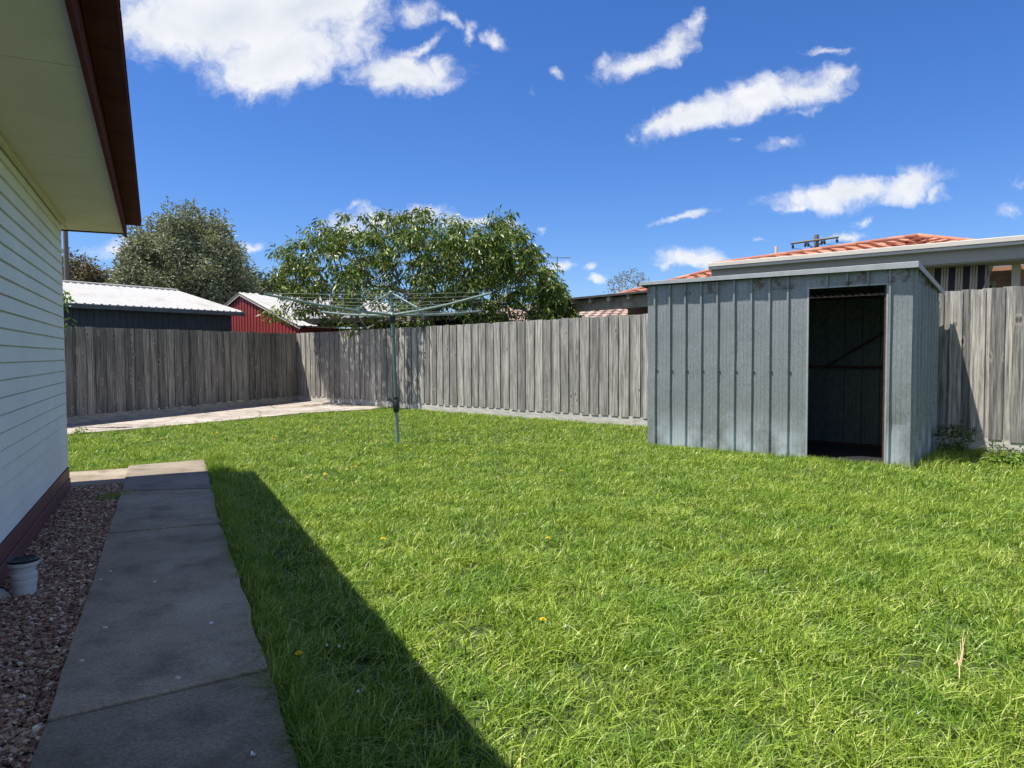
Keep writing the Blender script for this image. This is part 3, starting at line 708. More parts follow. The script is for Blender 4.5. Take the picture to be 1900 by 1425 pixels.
def AP(k, f):  # point on arm
    return HP(HH+.02)+dirs[k]*f+Vector((0, 0, .05*f+.10*f*f))
for k in range(4):
    MB().tube([AP(k, f) for f in (.015, .3, .6, 1.0)], [.0165, .0165, .015, .013], 10).build('arm', m_hoistl, ho)
    st_ = MB(); tp = HP(2.035)
    st_.tube([tp, AP(k, .30)+Vector((0, 0, .03))], .010, 8)
    st_.box(-.02, .02, -.02, .02, -.03, .05, lambda p, k=k: AP(k, .30)+Vector(p)); st_.build('strut', m_hoistl, ho)
b = MB()
fr = [.42, .56, .70, .84, .97]
for f in fr:
    P = [AP(k, f)+Vector((0, 0, .016)) for k in range(4)]
    for k in range(4):
        a, c_ = P[k], P[(k+1) % 4]; mid = a.lerp(c_, .5)-Vector((0, 0, .02)); b.tube([a, a.lerp(mid, .5)-Vector((0, 0, .005)), mid, mid.lerp(c_, .5)-Vector((0, 0, .005)), c_], .0022, 5, False)
b.build('line_wire', m_wire, ho)
for k in range(4):
    for f in fr:
        p = AP(k, f); MB().box(-.007, .007, -.007, .007, .0, .034, lambda q, p=p: p+Vector(q)).build('line_clip', m_wire, ho)
    MB().tube([AP(k, .99), AP(k, 1.01)], .017, 8).build('end_cap', m_black, ho)

# ---------------------------------------------------------------- neighbours' buildings
def roofslab(b, q, th=.05):
    q = [Vector(x) for x in q]; n = len(q); dn = Vector((0, 0, -th)); vs = q+[x+dn for x in q]
    b.add(vs, [tuple(range(n)), tuple(range(2*n-1, n-1, -1))]+[(i, (i+1) % n, n+(i+1) % n, n+i) for i in range(n)]); return b
def corrug(A, B, C, D, pitch=.2, amp=.02, name='roof', mat=None, parent=None, ribw=.35):   # A-B eave, D-C ridge, ribs run from eave to ridge
    A, B, C, D = map(Vector, (A, B, C, D)); n = max(2, int((B-A).length/pitch)); nrm = (B-A).cross(D-A).normalized()
    if nrm.z < 0: nrm = -nrm
    vs = []; fs = []; ts = []
    for i in range(n):
        for (t, h) in ((0, 0), (1-ribw, 0), (1-ribw*.75, 1), (1-ribw*.25, 1)): ts.append(((i+t)/n, h))
    ts.append((1, 0))
    for (P, Q) in ((A, B), (D, C)):
        for (t, h) in ts: vs.append(P.lerp(Q, t)+nrm*amp*h)
    m_ = len(ts)
    for i in range(m_-1): fs.append((i, i+1, m_+i+1, m_+i))
    o = MB().add(vs, fs).build(name, mat, parent); md = o.modifiers.new('thickness', 'SOLIDIFY'); md.thickness = .01; return o
# dark garage with pale roof
EL = at(128, 562, 2.45); ER = at(449, 579, 2.45)
def zhit(px, py, z): 
    d = ray(px, py); t = (z-CH)/d.z; return Vector((d.x*t, d.y*t, z))
EL, ER = zhit(128, 562, 2.45), zhit(449, 579, 2.45)
gd = (ER-EL).normalized(); gp = Vector((-gd.y, gd.x, 0)); gp = gp if gp.x < 0 else -gp
gar = empty('garage', (ER.x, ER.y, 0), 'charcoal garage with pale corrugated roof behind the shaded fence', 'garage')
EL2 = EL-gd*5.0; w = 3.27
rd = .78
corrug(EL2+gp*-.05, ER+gp*-.05, ER+gp*w+Vector((0, 0, rd)), EL2+gp*w+Vector((0, 0, rd)), .19, .02, 'roof', m_whiteroof, gar)
corrug(EL2+gp*(2*w), ER+gp*(2*w), ER+gp*w+Vector((0, 0, rd)), EL2+gp*w+Vector((0, 0, rd)), .19, .02, 'roof', m_whiteroof, gar)
GT = frame((ER.x, ER.y, 0), -gd, gp); GL = (ER-EL2).length
MB().tube([ER+gp*w+Vector((0, 0, rd+.02)), EL2+gp*w+Vector((0, 0, rd+.02))], .04, 8).build('ridge_cap', m_whiteroof, gar)
b = MB(); b.box(-.02, GL, -.14, -.04, 2.33, 2.44, GT); b.build('gutter', m_navyg, gar, bevel=.01)
b = MB(); n = 60
for i in range(n): x0 = .3+(GL-.3)*i/n; b.box(x0+.004, x0+(GL-.3)/n-.004, .05, .08, 0, 2.4, GT)
b.box(.3, GL, .081, .12, 0, 2.38, GT); b.build('wall', m_navy, gar)
b = MB(); b.hexa([GT((.3, .13, 0)), GT((.34, .13, 0)), GT((.34, 2*w-.1, 0)), GT((.3, 2*w-.1, 0)), GT((.3, .13, 2.38)), GT((.34, .13, 2.38)), GT((.34, 2*w-.1, 2.38)), GT((.3, 2*w-.1, 2.38))])
b.add([GT((.3, .13, 2.38)), GT((.3, 2*w-.1, 2.38)), GT((.3, w, 2.38+rd-.06))], [(0, 1, 2)]); b.build('wall', m_navy, gar)
# red gabled shed
RR = aty(555, 604, 19.55); PK = aty(447, 542, 22.0)
hv = Vector((PK.x-RR.x, PK.y-RR.y, 0)); hw = hv.length; hv.normalize(); rv = Vector((hv.y, -hv.x, 0)); rv = rv if rv.y > 0 else -rv
red = empty('red_shed', (RR.x, RR.y, 0), 'red metal shed with cream barge boards and pale gabled roof past the fence corner', 'shed')
RT = frame((RR.x, RR.y, 0), hv, rv); zE = RR.z; zP = PK.z-.05
b = MB(); n = 36; W2 = 2*hw
for i in range(n):
    a = W2*i/n; c_ = W2*(i+1)/n
    zf = lambda s: zE+(zP-zE)*(1-abs(s-hw)/hw)-.04
    a2 = a+(c_-a)*.6
    b.hexa([RT((a, .0, 0)), RT((a2, 0, 0)), RT((a2, .03, 0)), RT((a, .03, 0)), RT((a, 0, zf(a))), RT((a2, 0, zf(a2))), RT((a2, .03, zf(a2))), RT((a, .03, zf(a)))])
    b.hexa([RT((a2, .018, 0)), RT((c_, .018, 0)), RT((c_, .03, 0)), RT((a2, .03, 0)), RT((a2, .018, zf(a2))), RT((c_, .018, zf(c_))), RT((c_, .03, zf(c_))), RT((a2, .03, zf(a2)))])
b.build('wall', m_red, red)
MB().box(0, .03, .031, 5, 0, zE-.05, RT).build('wall', m_red, red)
MB().box(W2-.03, W2, .031, 5, 0, zE-.05, RT).build('wall', m_red, red)
b = MB()
for (a, c_) in ((-.12, hw), (W2+.12, hw)):
    za = zE-(.12*(zP-zE)/hw); 
    b.hexa([RT((a, -.06, za-.06)), RT((c_, -.06, zP-.06)), RT((c_, -.03, zP-.06)), RT((a, -.03, za-.06)), RT((a, -.06, za+.05)), RT((c_, -.06, zP+.05)), RT((c_, -.03, zP+.05)), RT((a, -.03, za+.05))])
b.build('barge_board', m_cream, red)
for (a, c_) in ((-.12, hw), (W2+.12, hw)):
    za = zE-(.12*(zP-zE)/hw)
    corrug(RT((a, -.08, za+.03)), RT((a, 5.2, za+.03)), RT((c_, 5.2, zP+.03)), RT((c_, -.08, zP+.03)), .2, .02, 'roof', m_whiteroof, red)
# dark lean-to with pale roof behind the lit fence
c1 = aty(562, 592, 20.2); c2 = aty(865, 592, 18.6)
ld = Vector((c2.x-c1.x, c2.y-c1.y, 0)); ll = ld.length; ld.normalize(); lb = Vector((-ld.y, ld.x, 0)); LT = frame((c1.x, c1.y, 0), ld, lb)
car = empty('lean_to_shelter', (c1.x, c1.y, 0), 'low dark open shelter with pale metal roof beneath the peach tree', 'shelter')
zc = c1.z
corrug(LT((-.1, -.2, zc)), LT((ll, -.2, zc)), LT((ll, 3.4, zc+.30)), LT((-.1, 3.4, zc+.30)), .2, .02, 'roof', m_whiteroof, car)
MB().box(-.1, ll, -.2, -.14, zc-.14, zc-.012, LT).build('roof_beam', m_dark, car)
MB().box(0, ll, 3.3, 3.36, 0, zc+.2, LT).box(ll-.06, ll, 0, 3.2, 0, zc-.1, LT).build('wall', m_dark, car)
for s_ in (.05, ll*.33, ll*.66): MB().box(s_, s_+.1, -.12, -.02, 0, zc-.15, LT).build('post', m_oldwood, car)
# timber verandah/lean-to between tree and shed
v1 = aty(1058, 556, 16.5); v2 = aty(1215, 541, 14.6)
vd = Vector((v2.x-v1.x, v2.y-v1.y, 0)); vl = vd.length; vd.normalize(); vb = Vector((-vd.y, vd.x, 0)); z1_, z2_ = v1.z, v2.z
VT = lambda p: Vector((v1.x, v1.y, 0))+vd*p[0]+vb*p[1]+Vector((0, 0, p[2]+(z1_+(z2_-z1_)*min(max(p[0], -.5), vl+1)/vl if p[2] > -1 else 0)))
VG = frame((v1.x, v1.y, 0), vd, vb)
ver = empty('timber_carport', (v1.x, v1.y, 0), 'old timber framed carport with dark roof edge seen above the fence beside the metal shed', 'carport')
MB().box(-.3, vl+1.2, -.25, 3.5, -.03, .012, VT).build('roof', simple('dark_sheet', (.05, .05, .05), .8), ver)
MB().box(-.1, vl+1.2, -.08, -.02, -.30, -.05, VT).build('beam', m_oldwood, ver)
b = MB()
for k in range(6): b.box(.25+k*.55, .32+k*.55, -.22, 3.2, -.12, -.035, VT)
b.build('rafters', m_oldwood, ver)
for s_ in (-.05, vl*.77, vl+1.0): MB().box(s_, s_+.11, .0, .1, 0, 1.9+s_*.02, VG).build('post', m_oldwood, ver)
MB().box(vl*.55, vl+1.2, 2.2, 2.3, 0, 2.15, VG).build('wall', m_brick, ver)

def tiled(A, B, C, D, mat, name, parent, tw=.30, th=.32):   # A-B eave, D-C ridge (both left->right); slightly rolled overlapping tiles, each its own island
    A, B, C, D = map(Vector, (A, B, C, D)); sl_ = (D-A).length; rows = max(1, int(sl_/th)); b = MB(); nrm = (B-A).cross(D-A).normalized()
    if nrm.z < 0: nrm = -nrm
    for j in range(rows):
        l0, l1 = A.lerp(D, j/rows), A.lerp(D, (j+1.08)/rows); r0_, r1_ = B.lerp(C, j/rows), B.lerp(C, (j+1.08)/rows)
        n = max(1, int(((r0_-l0).length+(r1_-l1).length)/2/tw))
        for i in range(n):
            t0, t1 = i/n, (i+1)/n; vs = []
            for q, (P, Q, hh) in enumerate(((l0, r0_, .035), (l1, r1_, .006))):
                for m_ in range(5):
                    t = t0+(t1-t0)*m_/4; vs.append(P.lerp(Q, t)+nrm*(hh+.022*math.sin(m_/4*math.pi*2)*1.0+random.uniform(-.002, .002)))
            for m_ in range(5):
                t = t0+(t1-t0)*m_/4; vs.append(l0.lerp(r0_, t)+nrm*(-.0+.022*math.sin(m_/4*math.pi*2)))
            b.add(vs, [(m_, m_+1, m_+6, m_+5) for m_ in range(4)]+[(10+m_, 11+m_, m_+1, m_) for m_ in range(4)], False)
    return b.build(name, mat, parent)
# small brown tiled house in the gap
bh0 = aty(1062, 590, 24); 
sm = empty('brown_tiled_house', (bh0.x, bh0.y, 0), 'distant house with brown tiled roof glimpsed under the timber carport', 'house')
tiled(bh0+Vector((-4, 0, -.1)), bh0+Vector((3.5, 0, -.1)), bh0+Vector((2.2, 2, .55)), bh0+Vector((-3, 2, .55)), m_btile, 'roof', sm)
MB().box(bh0.x-3.8, bh0.x+3.3, bh0.y+.3, bh0.y+3, 0, bh0.z-.12).build('wall', m_brick, sm)

# brick house beyond the fence on the right
g1 = zhit(1318, 489, 2.95); g2 = zhit(1900, 438, 2.95)
nd_ = (g2-g1).normalized(); nb = Vector((-nd_.y, nd_.x, 0)); nb = nb if nb.y > 0 else -nb
BT = frame((g1.x, g1.y, 0), nd_, nb); BL = (g2-g1).length+4
print('brick house', g1, g2)
bh = empty('brick_house', (g1.x, g1.y, 0), 'orange brick house with cream gutter and terracotta roof behind the fence on the right', 'house')
MB().box(0, BL, -.12, -.01, 2.87, 2.95, BT).box(0, BL, -.10, -.01, 2.82, 2.868, BT).build('gutter', m_gutter, bh, bevel=.008)
MB().box(.02, BL, 0, .03, 2.62, 2.87, BT).build('fascia', m_greige, bh)
MB().box(.03, BL, .031, .75, 2.60, 2.62, BT).build('soffit', m_greige, bh)
MB().box(1.3, BL, .78, .95, 0, 2.6, BT).build('wall', m_brick, bh)
MB().box(.02, .05, .031, 5, 2.62, 2.9, BT).build('fascia', m_dark, bh)

def plane_hit(px, py, o, n):
    d = ray(px, py); t = (Vector(o)-Vector((0, 0, CH))).dot(n)/d.dot(n); return Vector((0, 0, CH))+d*t
# hipped terracotta roof above the gutter
def hip(E1, P, E2, back, parent, mat=m_terra):
    tiled(E1, E2, P+(E2-E1).normalized()*.15, P-(E2-E1).normalized()*.15, mat, 'roof', parent)
    E0 = E1+back; tiled(E0, E1, P, P-Vector((.02, 0, 0)), mat, 'roof', parent)
    dz = Vector((0, 0, -.03)); MB().add([E1+dz, E2+dz, P+dz, E0+dz], [(0, 1, 2), (3, 0, 2)]).build('roof_underlay', m_btile, parent)
    for (A_, B_) in ((E1, P), (P, E2)):
        b = MB(); n_ = int((B_-A_).length/.42)
        for k in range(n_): b.tube([A_.lerp(B_, k/n_)+Vector((0, 0, .035)), A_.lerp(B_, (k+1.05)/n_)+Vector((0, 0, .02))], [.05, .062], 8)
        b.build('ridge_tiles', mat, parent)
hip(aty(1322, 494, 14.3), aty(1703, 440, 15.6), aty(2060, 478, 11.6), nb*6, bh)
WN = nb; WO = BT((0, .78, 0))
def wx(px, py=500): q = plane_hit(px, py, WO, WN); return (q-g1).dot(nd_)
# window with a dropped striped awning
wa, wb_ = wx(1712), wx(1850)
fr_ = MB().box(wa, wb_, .72, .779, 1.2, 2.35, BT).build('window', m_dark, bh)
MB().box(wa, wa+.06, .69, .719, 1.2, 2.35, BT).box(wb_-.06, wb_, .69, .719, 1.2, 2.35, BT).box(wa, wb_, .70, .718, 2.29, 2.35, BT).build('window_frame', m_oldwood, fr_)
aw = empty('awning', BT((wa, .6, 1.9)), 'brown and cream striped canvas awning hanging under the brick house eave', 'awning')
b = MB(); zt0, zt1 = plane_hit(1800, 474, BT((0, .35, 0)), WN).z, plane_hit(1800, 487, BT((0, .35, 0)), WN).z
ax0 = (plane_hit(1705, 480, BT((0, .35, 0)), WN)-g1).dot(nd_); ax1 = (plane_hit(1849, 480, BT((0, .35, 0)), WN)-g1).dot(nd_)
b.box(ax0, ax1, .30, .42, zt1, zt0, BT); b.build('head_board', m_dark, aw)
m = Mat('awning_dark'); m_awd = m.fin((.035, .028, .03), .9); m = Mat('awning_cream'); m_awc = m.fin((.45, .38, .27), .9)
b = MB(); bc = MB(); s_ = ax0+.02; pat = [(.10, 0), (.028, 1), (.009, 0), (.028, 1), (.009, 0), (.028, 1)]
k = 0
while s_ < ax1-.10:
    w_, cq = pat[k % 6]; w_ *= 1.0
    tgt = bc if cq else b
    q = [BT((s_, .43, zt1-.001)), BT((s_+w_, .43, zt1-.001)), BT((s_+w_, .20, 1.55)), BT((s_, .20, 1.55))]
    o2 = WN*.006
    tgt.hexa([q[3], q[2], q[2]+o2, q[3]+o2, q[0], q[1], q[1]+o2, q[0]+o2]); s_ += w_; k += 1
cv = b.build('canvas', m_awd, aw); bc.build('stripes', m_awc, cv)
MB().tube([BT((ax1-.03, .33, zt1)), BT((ax1-.30, .12, 1.62))], .02, 6).tube([BT((ax1-.30, .12, 1.62)), BT((ax0, .12, 1.62))], .015, 6).build('arm', m_oldwood, aw)
pw0, pw1 = wx(1878), wx(1894)
MB().box(pw0, pw1, .66, .778, 0, 2.6, BT).build('corner_post', m_cream, bh)
# lower terracotta roof further back
th = empty('terracotta_house', aty(1250, 600, 19), 'terracotta roofed house further back showing between carport and metal shed', 'house'); th.location.z = 0; bpy.context.view_layer.update()
t1, t2, t3 = aty(1135, 552, 18.5), aty(1385, 486, 20.5), aty(1560, 530, 16.5)
hip(t1, t2, t3, Vector((1.5, 6, 0)), th)
b = MB(); q = [t1+Vector((.5, .5, 0)), t3+Vector((0, .5, 0)), t3+Vector((2, 5, 0)), t1+Vector((2, 5, 0))]
b.hexa([Vector((p.x, p.y, 0)) for p in q]+[Vector((p.x, p.y, min(p.z, t1.z)-.05)) for p in q]); b.build('wall', m_brick, th)
vp = aty(1440, 478, 16.6)
v_ = tag(MB().tube([vp-Vector((0, 0, .6)), vp+Vector((0, 0, .26))], .035, 8).build('vent_pipe', m_cream), 'thin pale vent pipe rising above the terracotta roof', 'pipe')

# ---------------------------------------------------------------- poles and aerials
up0 = aty(1515, 436, 45)
pol = empty('utility_pole', (up0.x, up0.y, 0), 'timber power pole with tilted crossarm rising behind the terracotta roof', 'power pole')
MB().tube([(up0.x, up0.y, 0), (up0.x, up0.y, up0.z)], [.2, .15], 10).build('pole', m_pole, pol)
ca, cb2 = aty(1467, 452, 44.8), aty(1556, 440, 44.8)
dirc = (cb2-ca).normalized()
b = MB(); b.tube([ca, cb2], .065, 4); b.tube([ca.lerp(cb2, .5)+Vector((0, .1, -.55)), ca.lerp(cb2, .30)], .03, 6).tube([ca.lerp(cb2, .5)+Vector((0, .1, -.55)), ca.lerp(cb2, .74)], .03, 6); b.build('crossarm', m_pole, pol)
for f in (.04, .30, .36, .64, .70, .96):
    p = ca.lerp(cb2, f); MB().tube([p-Vector((0, .05, .06)), p-Vector((0, .05, .22)), p-Vector((0, .05, .34))], [.03, .09, .05], 8).build('insulator', m_dark, pol)
b = MB()
for f in (.04, .36, .70, .96):
    p = ca.lerp(cb2, f)-Vector((0, .05, .3)); e_ = p+Vector((26, 6, -.4)); pts = [p.lerp(e_, t)-Vector((0, 0, 3.2*t*(1-t))) for t in np.linspace(0, 1, 9)]; b.tube(pts, .012, 4, False)
b.build('power_lines', m_dark, pol)
p = aty(121, 420, 30)
gp_ = empty('utility_pole', (p.x, p.y, 0), 'plain grey timber pole standing right beside the house corner beyond the garage', 'power pole')
MB().tube([(p.x, p.y, 0), (p.x, p.y, 8.2)], [.12, .09], 10).build('pole', m_pole, gp_)
MB().box(p.x-.9, p.x+.9, p.y-.16, p.y-.09, 7.7, 7.82).build('crossarm', m_pole, gp_)
a = aty(1034, 478, 34)
an = empty('tv_antenna', (a.x, a.y, a.z-2), 'thin television aerial on a mast right of the peach tree', 'antenna')
MB().tube([(a.x, a.y, 0), (a.x, a.y, a.z+.05)], .022, 6).build('mast', m_wire, an)
b = MB(); b.tube([a+Vector((-.7, 0, 0)), a+Vector((.65, .2, .02))], .012, 5)
for k in range(9): c_ = a+Vector((-.65+k*.15, .02*k, 0)); l_ = .32-.02*k; b.tube([c_-Vector((.12, l_, .03)), c_+Vector((.12, l_, .03))], .008, 4, False)
b.build('aerial', m_wire, an)

# ---------------------------------------------------------------- trees
def leaves(cent, rad, n, ln, wd, droop=.6, squash=.8, rg=rng, out=None):
    """n leaves around each centre: 4-vertex folded blades"""
    m_ = len(cent); C = np.repeat(np.array(cent), n, 0); R_ = np.repeat(np.array(rad), n)
    d = rg.normal(0, 1, (m_*n, 3)); d /= np.linalg.norm(d, axis=1)[:, None]; rr = rg.random(m_*n)**.5
    P = C+d*(R_*rr)[:, None]*np.array([1, 1, squash])
    ax = d*np.array([1, 1, .5])+rg.normal(0, .45, (m_*n, 3))+np.array([0, 0, -droop]); ax /= np.linalg.norm(ax, axis=1)[:, None]
    sd_ = np.cross(ax, rg.normal(0, 1, (m_*n, 3))+np.array([0, 0, .8])); sd_ /= np.linalg.norm(sd_, axis=1)[:, None]+1e-9
    nr = np.cross(ax, sd_); l_ = ln*(.65+.6*rg.random(m_*n))[:, None]; w_ = wd*(.7+.6*rg.random(m_*n))[:, None]
    b0 = P; b1 = P+ax*l_*.5+sd_*w_*.5+nr*w_*.22; b2 = P+ax*l_*.5-sd_*w_*.5+nr*w_*.22; b3 = P+ax*l_-np.array([0, 0, 1])*l_*.22*droop
    V = np.stack((b0, b1, b3, b2), 1).reshape(-1, 3); f = np.array([(0, 1, 2), (0, 2, 3)])
    return V, (f[None]+(np.arange(m_*n)*4)[:, None, None]).reshape(-1, 3)
def skeleton(root, fork, tips, r0_, seed, wob=.12, rt_=.006):
    rd_ = random.Random(seed); nodes = [Vector(root), Vector(fork)]; par = [-1, 0]
    order = sorted(tips, key=lambda p: (p-nodes[1]).length)
    for t in order:
        best = min(range(1, len(nodes)), key=lambda i: (nodes[i]-t).length+.25*(nodes[i]-nodes[1]).length)
        p0_ = nodes[best]; L_ = (t-p0_).length; k = max(1, int(L_/.45)); prev = best
        for q in range(1, k+1):
            f = q/k; p = p0_.lerp(t, f)
            if q < k: p = p+Vector((rd_.uniform(-1, 1), rd_.uniform(-1, 1), rd_.uniform(-.3, 1)))*wob*L_*.4
            nodes.append(p); par.append(prev); prev = len(nodes)-1
    cnt = [0]*len(nodes)
    for i in range(len(nodes)-1, 0, -1): cnt[i] += 1; cnt[par[i]] += cnt[i]
    tot = cnt[1]; rad = [max(rt_, r0_*(c/tot)**.5) for c in cnt]; rad[0] = r0_*1.25
    b = MB()
    for i in range(1, len(nodes)):
        p_ = par[i]; n_ = 8 if rad[i] > .03 else 5 if rad[i] > .012 else 3
        b.tube([nodes[p_], nodes[i]], [min(rad[p_], rad[i]*1.5) if p_ else rad[0], rad[i]], n_, False)
    return b
def tree(name, base, fork, tips, r0_, label, cat, lmat, bmat, n, rad, ln, wd, droop=.6, seed=1, group=None, squash=.8, wob=.12, rt_=.006, extra=None):
    o = empty(name, base, label, cat, group); rg = np.random.default_rng(seed)
    skeleton(base, fork, tips, r0_, seed, wob, rt_).build('trunk', bmat, o)
    if n:
        rads = np.array([rad*(.6+.8*rg.random()) for _ in tips]); V, f = leaves([tuple(t) for t in tips], rads, n, ln, wd, droop, squash, rg)
        np_mesh('crown', V, f, lmat, 3, o)
    return o
# peach tree: crown outline read as heights over x, spread in depth
YP = 16.9
prof = [(505,462,475),(530,445,600),(560,438,612),(600,408,615),(640,402,612),(680,398,612),(720,396,608),(780,380,606),(830,398,604),(880,404,600),(925,396,600),(955,392,598),(985,440,596),(1015,478,594),(1045,535,592),(1062,585,595)]
rp_ = random.Random(21); tips = []
px_ = [p[0] for p in prof]
while len(tips) < 640:
    x = rp_.uniform(508, 1060); t_ = float(np.interp(x, px_, [p[1] for p in prof])); b_ = float(np.interp(x, px_, [p[2] for p in prof]))
    mid = 1-((x-780)/300)**2; dep = 2.3*math.sqrt(max(.06, mid)); yy = YP+rp_.uniform(-1, 1)*dep
    if yy < YP: yy = max(yy, YP-1.5-.3*(x < 700))
    f = rp_.random()**.75; edge_ = 12+34*rp_.random()**2+16*max(0, mnoise.noise(Vector((x*.022, 3.3, 0))))
    vspan = max(0.05, 1-.55*((yy-YP)/2.6)**2); yc = b_-(b_-t_)*vspan
    y_ = b_-(b_-yc-edge_)*f if rp_.random() < .75 else yc+edge_+abs(rp_.gauss(0, 14))
    p = aty(x, min(y_, b_-4), YP); p.y = yy
    # hollows so the sky shows through the crown
    if mnoise.noise(Vector((p.x*.85, p.y*.6, p.z*.95+3))) < -.26 and x < 930: continue
    dF = (p-FC).dot(FNn)
    if dF > .1 and p.z < 2.25: continue
    if dF > 1.2: continue
    tips.append(p)
for (x, y) in [(515,464),(528,470),(548,448),(556,455),(572,432),(598,413),(604,425),(615,432),(783,390),(765,392),(790,400),(918,402),(950,397),(938,410),(925,418),(946,425),(990,462),(1000,470),(1040,535),(1052,560),(1056,590),(520,572),(500,582),(535,590),(512,520),(540,500),(640,400),(676,402),(700,398),(716,398),(735,404),(842,410),(880,416),(535,480),(650,604),(760,600),(560,500)]:
    p = aty(x, y, YP+rp_.uniform(-.5, .3)); tips.append(p)
pb0 = Vector((aty(830, 600, 17.4).x, 17.4, 0))
tree('peach_tree', pb0, pb0+Vector((-.1, -.1, 1.25)), tips, .13, 'wide peach tree with long drooping green leaves leaning over the paling fence', 'tree', m_peach, m_barkl, 56, .20, .135, .038, .70, 5, wob=.16, rt_=.008)
# round grey green tree
def blob_tips(profile, Y, n, depth, seed, thr=-.3, sc=.7, edge=.3):
    rd_ = random.Random(seed); xs = [p[0] for p in profile]; res = []; x0, x1 = xs[0], xs[-1]; cx = (x0+x1)/2
    while len(res) < n:
        x = rd_.uniform(x0, x1); t_ = float(np.interp(x, xs, [p[1] for p in profile])); b_ = float(np.interp(x, xs, [p[2] for p in profile]))
        a_ = rd_.uniform(-1, 1); f = rd_.random(); 
        y_ = b_-(b_-t_)*(f*math.sqrt(1-.8*a_*a_)); m2 = math.sqrt(max(.05, 1-((x-cx)/(x1-x0)*2)**2))
        p = aty(x, y_, Y); p.y = Y+a_*depth*m2
        rr = abs(a_)+abs(f); 
        if rr < .8 and rd_.random() < .4: continue
        if mnoise.noise(Vector((p.x*sc, p.y*sc, p.z*sc+seed))) < thr: continue
        res.append(p)
    return res
YO = 27.0
pr = [(238,520,560),(250,455,590),(270,418,600),(300,400,610),(330,386,615),(345,380,615),(365,392,615),(395,402,610),(425,422,600),(445,470,590),(458,520,570)]
tp = blob_tips(pr, YO, 620, 2.3, 4, -.35, .8)
ob = Vector((aty(350, 600, YO).x, YO, 0))
tree('olive_tree', ob, ob+Vector((.1, 0, 1.6)), tp, .2, 'tall rounded grey green tree rising behind the garage', 'tree', m_olive, m_bark, 110, .42, .16, .055, -.05, 9, squash=1.0, rt_=.01)
def small(name, pr, Y, n, depth, label, mat, nl, rad, ln, seed, group=None, thr=-.25, bark=m_bark, cat='tree'):
    tp = blob_tips(pr, Y, n, depth, seed, thr, .9); c = (pr[0][0]+pr[-1][0])/2; b0 = Vector((aty(c, 600, Y).x, Y, 0)); lo = min(t.z for t in tp)
    return tree(name, b0, Vector((b0.x, b0.y, max(.5, lo*.7))), tp, .12, label, cat, mat, bark, nl, rad, ln, ln*.4, .1, seed, group, 1, rt_=.012)
small('bushy_tree', [(105,500,545),(125,478,560),(140,472,560),(160,484,560),(180,486,560),(192,510,550)], 34, 110, 1.4, 'bronze green bushy tree above the garage roof next to the house corner', m_rustleaf, 55, .42, .2, 12)
small('bushy_tree', [(188,515,550),(198,498,555),(206,496,555),(216,522,550)], 35, 26, .5, 'narrow bronze green tree right of the wider bronze one above the garage roof', m_rustleaf, 50, .32, .2, 13)
small('bushy_tree', [(218,525,545),(228,512,545),(236,510,545),(246,525,545)], 48, 18, .6, 'small thin grey green tree just left of the tall rounded tree', m_olive, 45, .4, .22, 14)
small('dark_tree', [(440,530,565),(455,502,570),(470,516,570),(500,514,570),(520,514,565),(545,530,560)], 50, 90, 2, 'dark green tree in the distance between rounded tree and peach tree', m_dkleaf, 60, .6, .3, 15)
# leafless tree
bt = []
rdb = random.Random(5)
for i in range(210):
    x = rdb.uniform(1128, 1205); t_ = 500+abs(x-1172)*.5; y_ = t_+rdb.random()**1.5*42; bt.append(aty(x, y_, 40+rdb.uniform(-1, 1)))
b0 = Vector((aty(1168, 600, 40).x, 40, 0))
tree('bare_tree', b0, Vector((b0.x, 40, 3.0)), bt, .09, 'leafless twiggy tree in the distance left of the metal shed', 'tree', m_dkleaf, m_barkl, 3, .2, .12, .05, .1, 6, wob=.2, rt_=.011)
# leafy shrub peeking past the house corner
st_ = [aty(x, y, 11.6) for x, y in ((116,545),(120,555),(124,545),(118,566),(126,556),(112,538),(117,592),(124,596),(108,575),(100,560),(96,585),(104,600))]
sb = Vector((aty(100, 600, 11.6).x-.1, 11.75, 0))
tree('garden_shrub', sb, sb+Vector((0, 0, 1.2)), st_, .03, 'lime green leafy sprigs poking out past the house corner above the fence', 'shrub', m_limeleaf, m_bark, 9, .07, .10, .05, .5, 7, rt_=.004)
# foliage mass at the far horizon, hidden mostly by fences
# ---------------------------------------------------------------- small things on the ground
def dandelion(p, h, r_, mat, name='dandelion', label='small yellow dandelion flower open above the lawn grass', cat='flower', group='yellow dandelions in the lawn'):
    o = empty(name, (p.x, p.y, 0), label, cat, group); tl = Vector((random.uniform(-.02, .02), random.uniform(-.02, .02), 0))
    MB().tube([Vector((p.x, p.y, 0)), Vector((p.x, p.y, h))+tl], .0015, 5).build('stem', m_limeleaf, o)
    c = Vector((p.x, p.y, h))+tl; b = MB(); n = 16
    for ring, (rr, zz) in enumerate(((r_, 0), (r_*.7, .004), (r_*.4, .007))):
        for k in range(n):
            a = 2*math.pi*(k+.5*ring)/n; u = Vector((math.cos(a), math.sin(a), 0)); v = Vector((-u.y, u.x, 0))*rr*.22
            b.add([c+u*rr*.15+Vector((0, 0, zz)), c+u*rr*.8+v+Vector((0, 0, zz+.003)), c+u*rr+Vector((0, 0, zz+.002)), c+u*rr*.8-v+Vector((0, 0, zz+.003))], [(0, 1, 2, 3)])
    b.build('petals', mat, o); return o
dd = dandelion(at(553, 1240), .060, .016, m_petal, label='yellow dandelion in the shaded grass at the path edge', group=None)
proto = dandelion(at(405, 812), .07, .017, m_petal)
